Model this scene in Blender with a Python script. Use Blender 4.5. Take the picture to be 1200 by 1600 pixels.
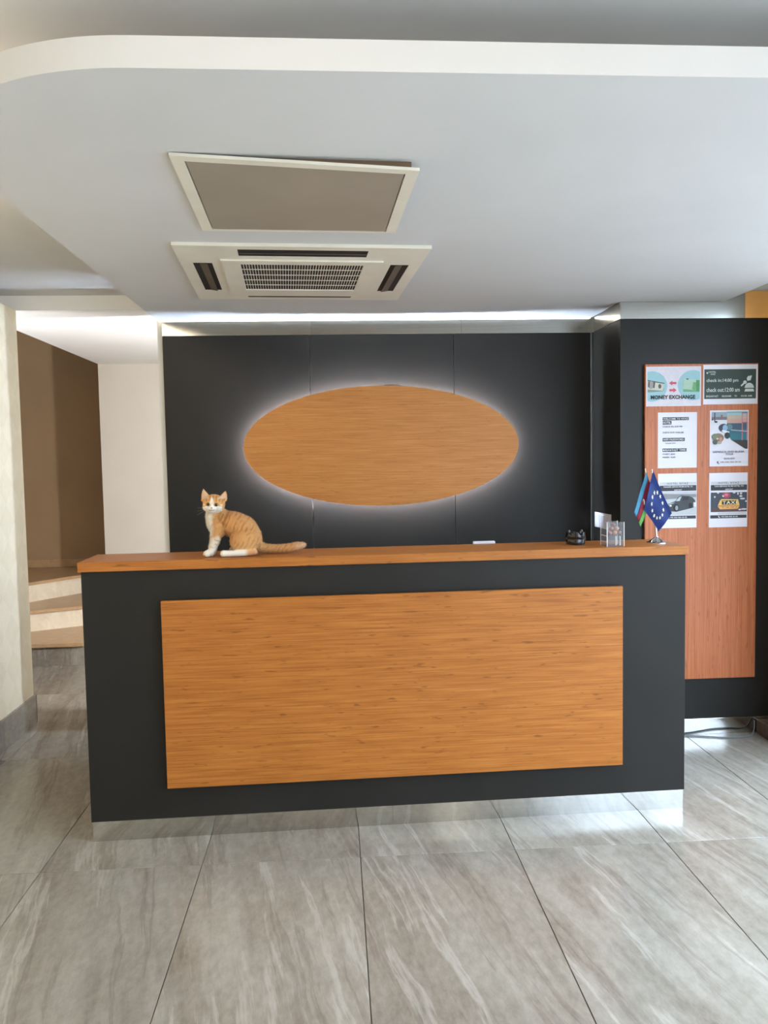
import bpy, bmesh, math, random
import numpy as np
from mathutils import Vector, Matrix

random.seed(7)
rng = np.random.default_rng(7)
for o in list(bpy.data.objects):
    bpy.data.objects.remove(o)
SC = bpy.context.scene
COL = SC.collection

# ------------------------------------------------------------------ camera
F_PX = 1247.5
cam_d = bpy.data.cameras.new('camera')
cam = bpy.data.objects.new('camera', cam_d)
COL.objects.link(cam)
r_ = Vector((0.99787184, -0.06263102, -0.01814258))
u_ = Vector((0.02208343, 0.06281413, 0.99778089))
f_ = Vector((0.06135242, 0.9960581, -0.06406356))
M = Matrix((r_, u_, -f_)).transposed().to_4x4()
M.translation = Vector((1.0063, -3.1984, 1.515))
cam.matrix_world = M
cam_d.sensor_fit = 'VERTICAL'
cam_d.sensor_height = 32.0
cam_d.lens = F_PX / 1600 * 32.0
cam_d.clip_start = 0.05
SC.camera = cam

# ------------------------------------------------------------------ sky, exposure
SC.view_settings.view_transform = 'Standard'
SC.view_settings.look = 'None'
SC.view_settings.gamma = 1.0
SC.view_settings.use_curve_mapping = False
SC.view_settings.exposure = 0.65
SKY = 15.0           # zenith strength of the overcast sky (horizon a third of it)
LAMP_W = 5.5        # each ceiling downlight
HALL_E = 960.0        # hall wall lamp globe
RING_E = 430.0         # LED ring behind the oval
COVE_E = 13.0         # LED line above the dark wall
SC.cycles.caustics_reflective = False
SC.cycles.sample_clamp_indirect = 4.0
w = bpy.data.worlds.new('sky')
SC.world = w
w.use_nodes = True
nt = w.node_tree
nt.nodes.clear()
wo = nt.nodes.new('ShaderNodeOutputWorld')
bg = nt.nodes.new('ShaderNodeBackground')
tc = nt.nodes.new('ShaderNodeTexCoord')
sx = nt.nodes.new('ShaderNodeSeparateXYZ')
cr = nt.nodes.new('ShaderNodeValToRGB')
cr.color_ramp.elements[0].position = 0.5
cr.color_ramp.elements[0].color = (0.215, 0.270, 0.335, 1)
cr.color_ramp.elements[1].position = 1.0
cr.color_ramp.elements[1].color = (0.65, 0.81, 1.0, 1)
mp = nt.nodes.new('ShaderNodeMapRange')
mp.inputs[1].default_value = -1
mp.inputs[2].default_value = 1
nt.links.new(tc.outputs['Generated'], sx.inputs[0])
nt.links.new(sx.outputs[2], mp.inputs[0])
nt.links.new(mp.outputs[0], cr.inputs[0])
nt.links.new(cr.outputs[0], bg.inputs[0])
bg.inputs[1].default_value = SKY
nt.links.new(bg.outputs[0], wo.inputs[0])


# ------------------------------------------------------------------ helpers
def s2l(c):
    out = []
    for v in c[:3]:
        v = v / 255.0
        out.append(v / 12.92 if v <= 0.04045 else ((v + 0.055) / 1.055) ** 2.4)
    return (out[0], out[1], out[2], 1.0)


class N:
    """small node-tree builder around one Principled material"""
    def __init__(self, name, rough=0.5, metal=0.0, spec=0.5):
        self.m = bpy.data.materials.new(name)
        self.m.use_nodes = True
        self.t = self.m.node_tree
        self.b = self.t.nodes['Principled BSDF']
        self.b.inputs['Roughness'].default_value = rough
        self.b.inputs['Metallic'].default_value = metal
        self.b.inputs['Specular IOR Level'].default_value = spec

    def n(self, kind, **kw):
        x = self.t.nodes.new('ShaderNode' + kind)
        for k, v in kw.items():
            setattr(x, k, v)
        return x

    def l(self, a, b):
        self.t.links.new(a, b)

    def coords(self, scale=(1, 1, 1), rot=(0, 0, 0), rnd=0.0, out='Object'):
        t = self.n('TexCoord')
        m = self.n('Mapping')
        m.inputs['Scale'].default_value = scale
        m.inputs['Rotation'].default_value = rot
        src = t.outputs[out]
        if rnd:
            oi = self.n('ObjectInfo')
            mu = self.n('Math', operation='MULTIPLY')
            mu.inputs[1].default_value = rnd
            self.l(oi.outputs['Random'], mu.inputs[0])
            ad = self.n('VectorMath', operation='ADD')
            self.l(src, ad.inputs[0])
            self.l(mu.outputs[0], ad.inputs[1])
            src = ad.outputs[0]
        self.l(src, m.inputs['Vector'])
        return m.outputs[0]

    def noise(self, vec, scale=5, detail=4, rough=0.55, dist=0.0):
        x = self.n('TexNoise')
        x.inputs['Scale'].default_value = scale
        x.inputs['Detail'].default_value = detail
        x.inputs['Roughness'].default_value = rough
        x.inputs['Distortion'].default_value = dist
        self.l(vec, x.inputs['Vector'])
        return x.outputs['Fac']

    def ramp(self, fac, stops):
        x = self.n('ValToRGB')
        e = x.color_ramp.elements
        while len(e) < len(stops):
            e.new(0.5)
        for i, (p, c) in enumerate(stops):
            e[i].position = p
            e[i].color = c if len(c) == 4 else s2l(c)
        self.l(fac, x.inputs[0])
        return x.outputs[0]

    def mix(self, fac, a, b, mode='MIX'):
        x = self.n('MixRGB', blend_type=mode)
        for i, v in ((0, fac), (1, a), (2, b)):
            if isinstance(v, (int, float)):
                x.inputs[i].default_value = v
            elif isinstance(v, tuple):
                x.inputs[i].default_value = v if len(v) == 4 else s2l(v)
            else:
                self.l(v, x.inputs[i])
        return x.outputs[0]

    def base(self, c):
        self.l(c, self.b.inputs['Base Color'])
        return self

    def bump(self, h, strength=0.1, dist=0.01):
        x = self.n('Bump')
        x.inputs['Strength'].default_value = strength
        x.inputs['Distance'].default_value = dist
        self.l(h, x.inputs['Height'])
        self.l(x.outputs[0], self.b.inputs['Normal'])
        return self


def plain(name, rgb, rough=0.5, metal=0.0, spec=0.5, var=0.06, scale=6.0, bump=0.0):
    k = N(name, rough, metal, spec)
    v = k.coords()
    f = k.noise(v, scale, 3)
    lo = tuple(max(0, c * (1 - var)) for c in rgb)
    hi = tuple(min(255, c * (1 + var)) for c in rgb)
    k.base(k.ramp(f, [(0.3, lo), (0.7, hi)]))
    if bump:
        k.bump(k.noise(v, scale * 30, 2), bump, 0.002)
    return k.m


def wood(name, dark, mid, light, axis, rough=0.38, fleck=0.5):
    """fine straight-grained laminate; grain runs along axis ('x' or 'z')"""
    k = N(name, rough, 0, 0.28)
    a, b = (1.0, 55.0) if axis == 'x' else (55.0, 1.0)
    v = k.coords((a, 20.0, b))
    f1 = k.noise(v, 4.0, 5, 0.6)
    v2 = k.coords((a * 1.5, 20.0, b * 0.25))
    f2 = k.noise(v2, 3.0, 3)
    c = k.ramp(f1, [(0.30, dark), (0.5, mid), (0.72, light)])
    c = k.mix(0.22, c, k.ramp(f2, [(0.35, dark), (0.65, light)]))
    v3 = k.coords((16.0 if axis == 'x' else 95.0, 20.0, 95.0 if axis == 'x' else 16.0))
    f3 = k.noise(v3, 1.0, 2, 0.4)
    fl = k.ramp(f3, [(0.66, (0, 0, 0, 1)), (0.74, (1, 1, 1, 1))])
    mu = k.n('Math', operation='MULTIPLY')
    mu.inputs[1].default_value = fleck
    k.l(fl, mu.inputs[0])
    c = k.mix(mu.outputs[0], c, tuple(x * 0.62 for x in dark))
    k.base(c)
    k.bump(f1, 0.05, 0.002)
    return k.m


def emitter(name, rgb, strength):
    m = bpy.data.materials.new(name)
    m.use_nodes = True
    t = m.node_tree
    t.nodes.clear()
    o = t.nodes.new('ShaderNodeOutputMaterial')
    e = t.nodes.new('ShaderNodeEmission')
    e.inputs[0].default_value = s2l(rgb)
    e.inputs[1].default_value = strength
    t.links.new(e.outputs[0], o.inputs[0])
    return m


def pane_glass(name, tint=(1, 1, 1, 1), gloss=0.08):
    m = bpy.data.materials.new(name)
    m.use_nodes = True
    t = m.node_tree
    t.nodes.clear()
    o = t.nodes.new('ShaderNodeOutputMaterial')
    tr = t.nodes.new('ShaderNodeBsdfTransparent')
    tr.inputs[0].default_value = tint
    gl = t.nodes.new('ShaderNodeBsdfGlossy')
    gl.inputs['Roughness'].default_value = 0.02
    mx = t.nodes.new('ShaderNodeMixShader')
    mx.inputs[0].default_value = 0.05
    t.links.new(tr.outputs[0], mx.inputs[1])
    t.links.new(gl.outputs[0], mx.inputs[2])
    t.links.new(mx.outputs[0], o.inputs[0])
    return m


def box(bm, x0, x1, y0, y1, z0, z1, bevel=0.0):
    vs = [bm.verts.new((x, y, z)) for x in (x0, x1) for y in (y0, y1) for z in (z0, z1)]
    q = [(0, 1, 3, 2), (4, 6, 7, 5), (0, 4, 5, 1), (2, 3, 7, 6), (0, 2, 6, 4), (1, 5, 7, 3)]
    fs = [bm.faces.new([vs[i] for i in f]) for f in q]
    if bevel:
        es = list({e for f in fs for e in f.edges})
        bmesh.ops.bevel(bm, geom=es, offset=bevel, segments=2, affect='EDGES', profile=0.5)
    return bm


def prism(bm, pts, z0, z1):
    """vertical prism from a CCW outline in XY"""
    lo = [bm.verts.new((p[0], p[1], z0)) for p in pts]
    hi = [bm.verts.new((p[0], p[1], z1)) for p in pts]
    bm.faces.new(lo[::-1])
    bm.faces.new(hi)
    n = len(pts)
    for i in range(n):
        j = (i + 1) % n
        bm.faces.new((lo[i], lo[j], hi[j], hi[i]))
    return bm


def lathe(bm, prof, n=32, c=(0, 0)):
    rings = []
    for r, z in prof:
        if r < 1e-6:
            rings.append([bm.verts.new((c[0], c[1], z))])
        else:
            rings.append([bm.verts.new((c[0] + r * math.cos(2 * math.pi * i / n), c[1] + r * math.sin(2 * math.pi * i / n), z)) for i in range(n)])
    for a, b in zip(rings, rings[1:]):
        for i in range(n):
            j = (i + 1) % n
            if len(a) == 1 and len(b) == 1:
                continue
            if len(a) == 1:
                bm.faces.new((a[0], b[j], b[i]))
            elif len(b) == 1:
                bm.faces.new((a[i], a[j], b[0]))
            else:
                bm.faces.new((a[i], a[j], b[j], b[i]))
    bmesh.ops.recalc_face_normals(bm, faces=bm.faces)
    return bm


def tube(bm, pts, r, n=10, r2=None, cap=True):
    pts = [Vector(p) for p in pts]
    rings = []
    for i, p in enumerate(pts):
        d = (pts[min(i + 1, len(pts) - 1)] - pts[max(i - 1, 0)]).normalized()
        a = d.orthogonal().normalized() if i == 0 else (a_prev - d * a_prev.dot(d)).normalized()
        a_prev = a
        b = d.cross(a)
        rr = r if r2 is None else r + (r2 - r) * i / (len(pts) - 1)
        rings.append([bm.verts.new(p + (a * math.cos(2 * math.pi * k / n) + b * math.sin(2 * math.pi * k / n)) * rr) for k in range(n)])
    for A, B in zip(rings, rings[1:]):
        for k in range(n):
            j = (k + 1) % n
            bm.faces.new((A[k], A[j], B[j], B[k]))
    if cap:
        bm.faces.new(rings[0][::-1])
        bm.faces.new(rings[-1])
    return bm


def B():
    return bmesh.new()


def obj(name, bm, mat, parent=None, loc=(0, 0, 0), rot=(0, 0, 0), smooth=False):
    me = bpy.data.meshes.new(name)
    bm.normal_update()
    bm.to_mesh(me)
    bm.free()
    if smooth:
        for p in me.polygons:
            p.use_smooth = True
        if hasattr(me, 'set_sharp_from_angle') and smooth != 'all':
            me.set_sharp_from_angle(angle=math.radians(40))
    o = bpy.data.objects.new(name, me)
    for m in (mat if isinstance(mat, (list, tuple)) else [mat]):
        me.materials.append(m)
    COL.objects.link(o)
    o.location = loc
    o.rotation_euler = rot
    if parent:
        o.parent = parent
    return o


def tag(o, label, cat, group=None):
    o['label'] = label
    o['category'] = cat
    if group:
        o['group'] = group
    return o


def thing(name, label, cat, loc=(0, 0, 0), rz=0.0, group=None):
    o = bpy.data.objects.new(name, None)
    o.empty_display_size = 0.05
    COL.objects.link(o)
    o.location = loc
    o.rotation_euler = (0, 0, rz)
    return tag(o, label, cat, group)


def struct(name, bm, mat, parent=None, **kw):
    o = obj(name, bm, mat, parent, **kw)
    if not parent:
        o['kind'] = 'structure'
    return o


def dup(root, loc=None, rz=None, label=None):
    r = root.copy()
    COL.objects.link(r)
    if loc is not None:
        r.location = loc
    if rz is not None:
        r.rotation_euler[2] = rz
    if label:
        r['label'] = label
    for ch in list(root.children):
        c = ch.copy()
        COL.objects.link(c)
        c.parent = r
        for g in list(ch.children):
            d = g.copy()
            COL.objects.link(d)
            d.parent = c
    return r


# ------------------------------------------------------------------ materials
def tile_mat():
    k = N('stone_tile', 0.25, 0, 0.5)
    R = math.radians(-12)

    def warp(scale, seed, amount, wscale):
        """streaks along the tile, bent by a slow noise"""
        t = k.coords((1, 1, 1), (0, 0, R), seed)
        nz = k.n('TexNoise')
        nz.inputs['Scale'].default_value = wscale
        nz.inputs['Detail'].default_value = 4
        k.l(t, nz.inputs['Vector'])
        sb = k.n('VectorMath', operation='SUBTRACT')
        k.l(nz.outputs['Color'], sb.inputs[0])
        sb.inputs[1].default_value = (0.5, 0.5, 0.5)
        sc = k.n('VectorMath', operation='SCALE')
        k.l(sb.outputs[0], sc.inputs[0])
        sc.inputs['Scale'].default_value = amount
        ad = k.n('VectorMath', operation='ADD')
        k.l(t, ad.inputs[0])
        k.l(sc.outputs[0], ad.inputs[1])
        m = k.n('Mapping')
        m.inputs['Scale'].default_value = scale
        k.l(ad.outputs[0], m.inputs['Vector'])
        return m.outputs[0]

    f1 = k.noise(warp((5.5, 0.5, 1), 37.0, 0.07, 2.0), 1.0, 9, 0.66)
    c = k.ramp(f1, [(0.30, (92, 81, 70)), (0.42, (116, 106, 94)), (0.52, (138, 131, 119)), (0.64, (150, 144, 132)), (0.78, (174, 169, 158))])
    f2 = k.noise(warp((1.8, 0.8, 1), 11.0, 0.2, 2.0), 1.5, 6, 0.65)
    c = k.mix(0.42, c, k.ramp(f2, [(0.32, (104, 95, 84)), (0.5, (138, 132, 120)), (0.68, (164, 160, 150))]))
    # fine grainy mottling
    f5 = k.noise(k.coords((1, 0.45, 1), (0, 0, R), 3.0), 38, 6, 0.7)
    c = k.mix(0.22, c, k.ramp(f5, [(0.35, (102, 94, 84)), (0.65, (168, 163, 151))]))
    # slim pale streaks
    f3 = k.noise(warp((8.0, 0.6, 1), 71.0, 0.05, 3.0), 1.5, 8, 0.6)
    vein = k.ramp(f3, [(0.57, (0, 0, 0, 1)), (0.62, (0.32, 0.32, 0.32, 1)), (0.68, (0, 0, 0, 1))])
    c = k.mix(vein, c, (188, 184, 174))
    # slim brownish streaks
    f4 = k.noise(warp((9.0, 0.55, 1), 53.0, 0.05, 3.0), 1.4, 8, 0.6)
    vein = k.ramp(f4, [(0.56, (0, 0, 0, 1)), (0.60, (0.4, 0.4, 0.4, 1)), (0.66, (0, 0, 0, 1))])
    c = k.mix(vein, c, (100, 86, 78))
    k.base(c)
    vr = k.coords((1, 1, 1), (0, 0, 0), 5.0)
    fr = k.noise(vr, 9, 3)
    mr = k.n('MapRange')
    mr.inputs[3].default_value = 0.15
    mr.inputs[4].default_value = 0.255
    k.l(fr, mr.inputs[0])
    k.l(mr.outputs[0], k.b.inputs['Roughness'])
    k.bump(f1, 0.03, 0.002)
    return k.m


def laminate_mat(name, rgb, rough):
    k = N(name, rough, 0, 0.18)
    v = k.coords((1, 1, 1))
    f = k.noise(v, 140, 3)
    g = k.noise(v, 2.5, 4)
    c = k.ramp(g, [(0.3, tuple(x * 0.93 for x in rgb)), (0.7, tuple(x * 1.07 for x in rgb))])
    k.base(c)
    k.bump(f, 0.06, 0.001)
    return k.m


def wallpaper_mat():
    k = N('cream_wallpaper', 0.7, 0, 0.3)
    v = k.coords((1, 7.0, 7.0), (math.radians(45), 0, 0))
    ch = k.n('TexChecker')
    ch.inputs['Scale'].default_value = 1.0
    k.l(v, ch.inputs['Vector'])
    nz = k.noise(k.coords((1, 1, 1)), 22, 5)
    c = k.mix(ch.outputs['Fac'], (246, 232, 204), (241, 226, 196))
    c = k.mix(0.16, c, k.ramp(nz, [(0.35, (232, 216, 186)), (0.65, (250, 240, 218))]))
    k.base(c)
    k.bump(nz, 0.08, 0.003)
    return k.m


def marble_mat(name, a, b):
    k = N(name, 0.3, 0, 0.45)
    v = k.coords((3, 3, 3), (0, 0, 0), 9.0)
    f = k.noise(v, 3.0, 7, 0.65, 1.5)
    k.base(k.ramp(f, [(0.3, a), (0.7, b)]))
    return k.m


def steel_mat(name, rough, tone=(205, 203, 198)):
    k = N(name, rough, 1.0, 0.5)
    f = k.noise(k.coords((0.8, 1, 30)), 4, 3)
    k.base(k.ramp(f, [(0.3, tuple(x * 0.95 for x in tone)), (0.7, tone)]))
    return k.m


def access_mat():
    """off-white painted panel with a few scuff arcs"""
    k = N('access_panel_paint', 0.45, 0, 0.4)
    v = k.coords((1, 1, 1))
    f = k.noise(v, 3, 3)
    c = k.ramp(f, [(0.3, (158, 147, 131)), (0.7, (166, 156, 141))])
    f2 = k.noise(k.coords((3, 14, 1), (0, 0, 0.5)), 2.2, 5, 0.6, 2.0)
    sc = k.ramp(f2, [(0.715, (0, 0, 0, 1)), (0.73, (0.45, 0.45, 0.45, 1)), (0.745, (0, 0, 0, 1))])
    k.base(k.mix(sc, c, (216, 210, 200)))
    return k.m


MT = {}
MT['tile'] = tile_mat()
MT['grout'] = plain('grout', (92, 84, 78), 0.9)
MT['ceil'] = plain('ceiling_paint', (214, 213, 211), 0.85, var=0.012, scale=2)
MT['white'] = plain('white_wall_paint', (224, 219, 208), 0.8, var=0.015, scale=2, bump=0.03)
MT['hall_wall_dim'] = plain('hall_wall_dimmed', (204, 197, 183), 0.8, var=0.015, scale=2, bump=0.03)  # greyed in the colour to offset strong lamp light on this wall
MT['hall_ceil_uplit'] = plain('hall_ceiling_uplit', (236, 234, 228), 0.85, var=0.01, scale=2)  # whitened in the colour in place of light thrown up at the ceiling
MT['brown'] = plain('brown_wall_paint', (162, 136, 103), 0.8, var=0.03, scale=2, bump=0.03)
MT['paper_wall'] = wallpaper_mat()
MT['black'] = laminate_mat('anthracite_laminate', (35, 33, 30), 0.42)
MT['wood_x'] = wood('wood_laminate_horizontal', (132, 76, 27), (159, 95, 36), (178, 115, 54), 'x')
MT['wood_oval'] = wood('wood_laminate_oval', (168, 105, 49), (192, 126, 61), (208, 144, 82), 'x', fleck=0.25)
MT['wood_z'] = wood('wood_laminate_vertical', (146, 75, 42), (173, 98, 57), (192, 120, 78), 'z', fleck=0.4)
MT['orange'] = plain('orange_reflection', (246, 176, 92), 0.5)  # orange reflection in the steel strip, put in as plain colour
MT['steel'] = steel_mat('polished_steel', 0.09)
MT['steel_strip'] = steel_mat('satin_steel', 0.2, (196, 193, 184))
MT['chrome'] = steel_mat('chrome', 0.06, (225, 225, 228))
MT['alu'] = plain('grey_profile', (96, 100, 98), 0.4, 0.3)
MT['riser'] = marble_mat('cream_marble', (228, 214, 186), (244, 236, 216))
MT['tread'] = marble_mat('beige_marble', (172, 140, 102), (190, 160, 122))
MT['ac'] = plain('off_white_plastic', (236, 229, 212), 0.45, var=0.02)
MT['access'] = access_mat()
MT['dark'] = plain('dark_void', (20, 19, 18), 0.7)
MT['vane'] = plain('brown_grey_vane', (92, 82, 70), 0.5)
MT['rawwood'] = plain('raw_board', (120, 96, 72), 0.8)
MT['pane'] = pane_glass('window_glass')
MT['frame'] = plain('window_frame_paint', (60, 60, 62), 0.4)
MT['stone_sill'] = marble_mat('brown_stone_sill', (92, 72, 58), (120, 98, 82))
MT['pave'] = plain('pavement', (150, 148, 145), 0.9, var=0.1)
MT['paper'] = plain('white_paper', (212, 209, 216), 0.7, var=0.01)
MT['cable'] = plain('grey_cable_sheath', (112, 116, 122), 0.45)
MT['led_ring'] = emitter('cool_led', (208, 228, 255), RING_E)
MT['led_cove'] = emitter('neutral_led', (255, 250, 236), COVE_E)
MT['downlight'] = emitter('warm_lamp', (255, 236, 205), 14.0)
MT['hall_globe'] = emitter('warm_globe', (246, 247, 255), HALL_E)


def flat(name, rgb, rough=0.65):
    key = 'f_' + name
    if key not in MT:
        MT[key] = plain(name, tuple(c * 0.9 for c in rgb), rough, var=0.02, scale=40)
    return MT[key]


# ------------------------------------------------------------------ setting
ZC, ZU, ZH = 2.318, 2.500, 2.416      # soffit underside, upper ceiling, hall ceiling
YF, YW, YCOL = -5.6, 1.3817, 0.9408   # wall behind the camera, dark wall, column face
XL, XR = -0.80, 3.37                  # left wall face, storefront
XC = 2.5158                           # side of the column

fl = struct('floor', box(B(), -2.7, 3.55, YF - 0.2, 5.0, -0.12, -0.004), MT['grout'])
TX, TY = 0.4744, -0.2253
bmt = B()
box(bmt, -0.2985, 0.2985, -0.5985, 0.5985, -0.01, 0.0, 0.0012)
tile0 = None
for i in range(-6, 5):
    for j in range(-6, 3):
        cx, cy = TX + 0.6 * i + 0.3, TY + 1.2 * j + 0.6
        if cx > 3.35 or cy > 3.0 or cy < YF or (cx < -0.9 and cy < 1.0) or (cx > 1.6 and cy > 1.6):
            continue
        if tile0 is None:
            tile0 = obj('floor_tile', bmt, MT['tile'], fl, (cx, cy, 0))
        else:
            t = tile0.copy()
            COL.objects.link(t)
            t.parent = fl
            t.location = (cx, cy, 0)

# left wall and its tile skirting
struct('wall_left', box(B(), XL - 0.16, XL, YF, 1.58, 0, ZH), MT['paper_wall'])
struct('wall_left_upper', box(B(), XL - 0.16, XL - 0.11, YF, 1.579, ZH + 0.0005, ZU - 0.0005), MT['ceil'])
sk = bpy.data.objects.new('baseboard_left', None)
COL.objects.link(sk)
sk['kind'] = 'structure'
yy = 1.592
while yy > YF:
    y0 = max(yy - 1.2, YF)
    obj('skirting_tile', box(B(), XL, XL + 0.012, y0 + 0.001, yy - 0.001, 0.0, 0.168, 0.001), MT['tile'], sk)
    yy -= 1.2
obj('skirting_tile', box(B(), XL - 0.16, XL + 0.012, 1.581, 1.592, 0.0, 0.168), MT['tile'], sk)

# upper ceiling, hall ceiling
struct('ceiling', box(B(), XL - 0.16, XR + 0.2, YF, 1.66, ZU, ZU + 0.1), MT['ceil'])
struct('ceiling', box(B(), -1.06, 1.6, 1.58, 4.1, ZH, ZU - 0.001), MT['hall_ceil_uplit'])
# dropped soffit with a rounded corner and a recessed core
R = 0.57
X0, X1, Y0 = 0.04, 3.07, -1.50
out = [(X0 + R + R * math.cos(a), Y0 + R + R * math.sin(a)) for a in [math.pi + math.pi / 2 * i / 24 for i in range(25)]]
out += [(X1, Y0 + 0.02), (X1, 0.935), (XC - 0.004, 0.935), (XC - 0.004, YW - 0.004), (X0, YW - 0.004)]
struct('ceiling', prism(B(), out, ZC, ZC + 0.064), MT['ceil'])
core = [(X0 + 0.2 + R * 0.9 + R * 0.9 * math.cos(a), Y0 + 0.27 + R * 0.9 + R * 0.9 * math.sin(a)) for a in [math.pi + math.pi / 2 * i / 12 for i in range(13)]]
core += [(X1 - 0.2, Y0 + 0.27), (X1 - 0.2, 0.93), (XC - 0.01, 0.93), (XC - 0.01, YW - 0.01), (X0 + 0.2, YW - 0.01)]
struct('ceiling', prism(B(), core, ZC + 0.064, ZU), MT['ceil'])

# dark back wall: plaster core with three laminate panels, steel strip above
WXL = 0.035
struct('wall_back', box(B(), WXL, XC + 0.4, YW + 0.018, YW + 0.12, 0, ZU - 0.002), MT['white'])
struct('wall_light_blocker', box(B(), WXL, 0.16, YW + 0.1205, 1.75, 0, ZH), MT['white'])  # unseen stub added to keep the hall lamp's light off the left wall
wp = bpy.data.objects.new('wall_panelling', None)
COL.objects.link(wp)
wp['kind'] = 'structure'
ZT, ZB = 2.2308, 0.088
for a, b in ((0.064, 0.882), (0.882, 1.703), (1.703, XC + 0.017)):
    obj('wall_panel', box(B(), a + 0.0015, b - 0.0015, YW, YW + 0.0175, 0.0, ZT, 0.0012), MT['black'], wp)
for a, b in ((0.064, 0.895), (0.895, 1.75), (1.75, XC - 0.002)):
    obj('steel_strip', box(B(), a + 0.0006, b - 0.0006, YW - 0.002, YW + 0.0175, ZT + 0.001, ZC - 0.0), MT['steel_strip'], wp)
# column
struct('wall_column', box(B(), XC + 0.018, 3.55, YCOL + 0.018, YW + 0.3, 0, ZU), MT['white'])
obj('wall_panel', box(B(), XC, XC + 0.017, YCOL + 0.0185, YW - 0.001, 0.0, ZT, 0.001), MT['black'], wp)
obj('wall_panel', box(B(), XC, 3.42, YCOL, YCOL + 0.0175, ZB + 0.001, ZT, 0.0012), MT['black'], wp)
obj('steel_strip', box(B(), XC - 0.002, XC + 0.0175, YCOL + 0.0185, YW - 0.003, ZT + 0.001, ZC), MT['steel_strip'], wp)
obj('steel_strip', box(B(), XC - 0.002, 3.185, YCOL - 0.002, YCOL + 0.0175, ZT + 0.001, ZU - 0.005), MT['steel_strip'], wp)
obj('orange_reflection_panel', box(B(), 3.186, 3.42, YCOL - 0.002, YCOL + 0.0175, ZT + 0.001, 2.372, 0.001), MT['orange'], wp)  # added panel carrying the strip's orange reflection as its colour
struct('baseboard_right', box(B(), XC, 3.42, YCOL - 0.002, YCOL + 0.0175, 0.0, ZB, 0.001), MT['steel'])
struct('trim_1', box(B(), XC - 0.014, XC - 0.001, YW - 0.013, YW - 0.001, 0.0, ZT), MT['alu'])

# LED line in the joint of soffit and steel strip
tag(obj('led_strip', box(B(), 0.05, XC - 0.02, YW - 0.010, YW - 0.003, ZC - 0.006, ZC - 0.001), MT['led_cove']),
    'thin white LED light line along the ceiling edge above the dark wall', 'light strip')

# stair hall
struct('wall_hall', box(B(), -1.065, 1.7, 4.1, 4.22, 0, ZH + 0.16), MT['hall_wall_dim'])
struct('wall_hall_right', box(B(), 1.602, 1.72, 1.55, 4.1, 0, ZH), MT['white'])
struct('wall_stairs', box(B(), -2.7, -0.9, 4.88, 5.0, 0, 3.9), MT['brown'])
struct('wall_stairs_left', box(B(), -2.82, -2.7, 1.4, 5.0, 0, 3.9), MT['brown'])
struct('wall_stairs_return', box(B(), -1.06, -0.95, 4.22, 4.88, 0, 3.9), MT['brown'])
struct('wall_hall_left', box(B(), -2.7, XL - 0.161, 1.4, 1.52, 0, 3.9), MT['white'])
struct('wall_stairs_upper', box(B(), -1.06, -0.94, 1.52, 4.22, ZH + 0.161, 3.9), MT['white'])
struct('ceiling', box(B(), -2.82, -0.94, 1.4, 5.0, 3.9, 4.0), MT['white'])

# stairs: winding marble flight
RS = 0.1735
st = thing('staircase', 'marble stairs turning left in the hall beside the cream wall', 'staircase', (-1.34, 2.95, 0))
ox, oy = -1.34, 2.95
lines = [((-1.95, 2.95), (-0.93, 2.95)),
         ((-1.95, 3.19), (-1.0, 3.67)),
         ((-2.10, 3.19), (-1.10, 4.615))]
land = [(-2.65, 3.25), (-2.10, 3.19), (-1.07, 4.66), (-1.07, 4.87), (-2.65, 4.87)]


def off(pts):
    return [(p[0] - ox, p[1] - oy) for p in pts]


def ext(line, d):
    (ax, ay), (bx, by) = line
    nx, ny = by - ay, -(bx - ax)
    L = math.hypot(nx, ny)
    return [(ax + nx / L * d, ay + ny / L * d), (bx + nx / L * d, by + ny / L * d), (bx, by), (ax, ay)]


for k in range(3):
    z0 = RS * k
    a = lines[k]
    m = MT['tile'] if k == 0 else MT['riser']
    # riser slab
    obj('riser', prism(B(), off(ext(a, -0.02)[::-1]), z0, z0 + RS - 0.026), m, st)
    if k < 2:
        b = lines[k + 1]
        nose = ext(a, 0.022)
        poly = [nose[0], nose[1], b[1], b[0]] if k == 0 else [nose[0], nose[1], (-1.075, 4.06), (-1.075, 4.60), b[1], b[0]]
    else:
        nose = ext(a, 0.022)
        poly = [nose[0], nose[1], (-1.075, 4.63), (-1.075, 4.86), (-2.65, 4.86), (-2.65, 3.2)]
    obj('tread', prism(B(), off(poly), z0 + RS - 0.026, z0 + RS), MT['tread'], st)
# marble skirting on the brown wall above the landing
obj('stair_skirting', box(B(), -2.65 - ox, -1.075 - ox, 4.866 - oy, 4.879 - oy, 3 * RS + 0.0005, 3 * RS + 0.075, 0.001), MT['tread'], st)

# hall wall lamp hidden behind the partition
hl = thing('wall_lamp', 'round warm globe wall lamp on the rear of the dark wall partition', 'lamp', (1.00, YW + 0.12, 1.30))
obj('backplate', box(B(), -0.05, 0.05, 0.0, 0.015, -0.05, 0.05, 0.004), MT['chrome'], hl)
obj('arm', tube(B(), [(0, 0.012, 0), (0, 0.06, 0), (0, 0.102, 0.0)], 0.012), MT['chrome'], hl)
bm = B()
bmesh.ops.create_uvsphere(bm, u_segments=24, v_segments=14, radius=0.06, matrix=Matrix.Translation((0, 0.16, 0)))
obj('globe', bm, MT['hall_globe'], hl, smooth='all')

h2 = dup(hl, (-1.08, 1.521, 1.75), 0.0, 'small globe fill lamp added unseen behind the end of the cream wall')  # unseen second lamp, added to brighten the hall ceiling
h2.scale = (0.33, 0.33, 0.33)

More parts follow.
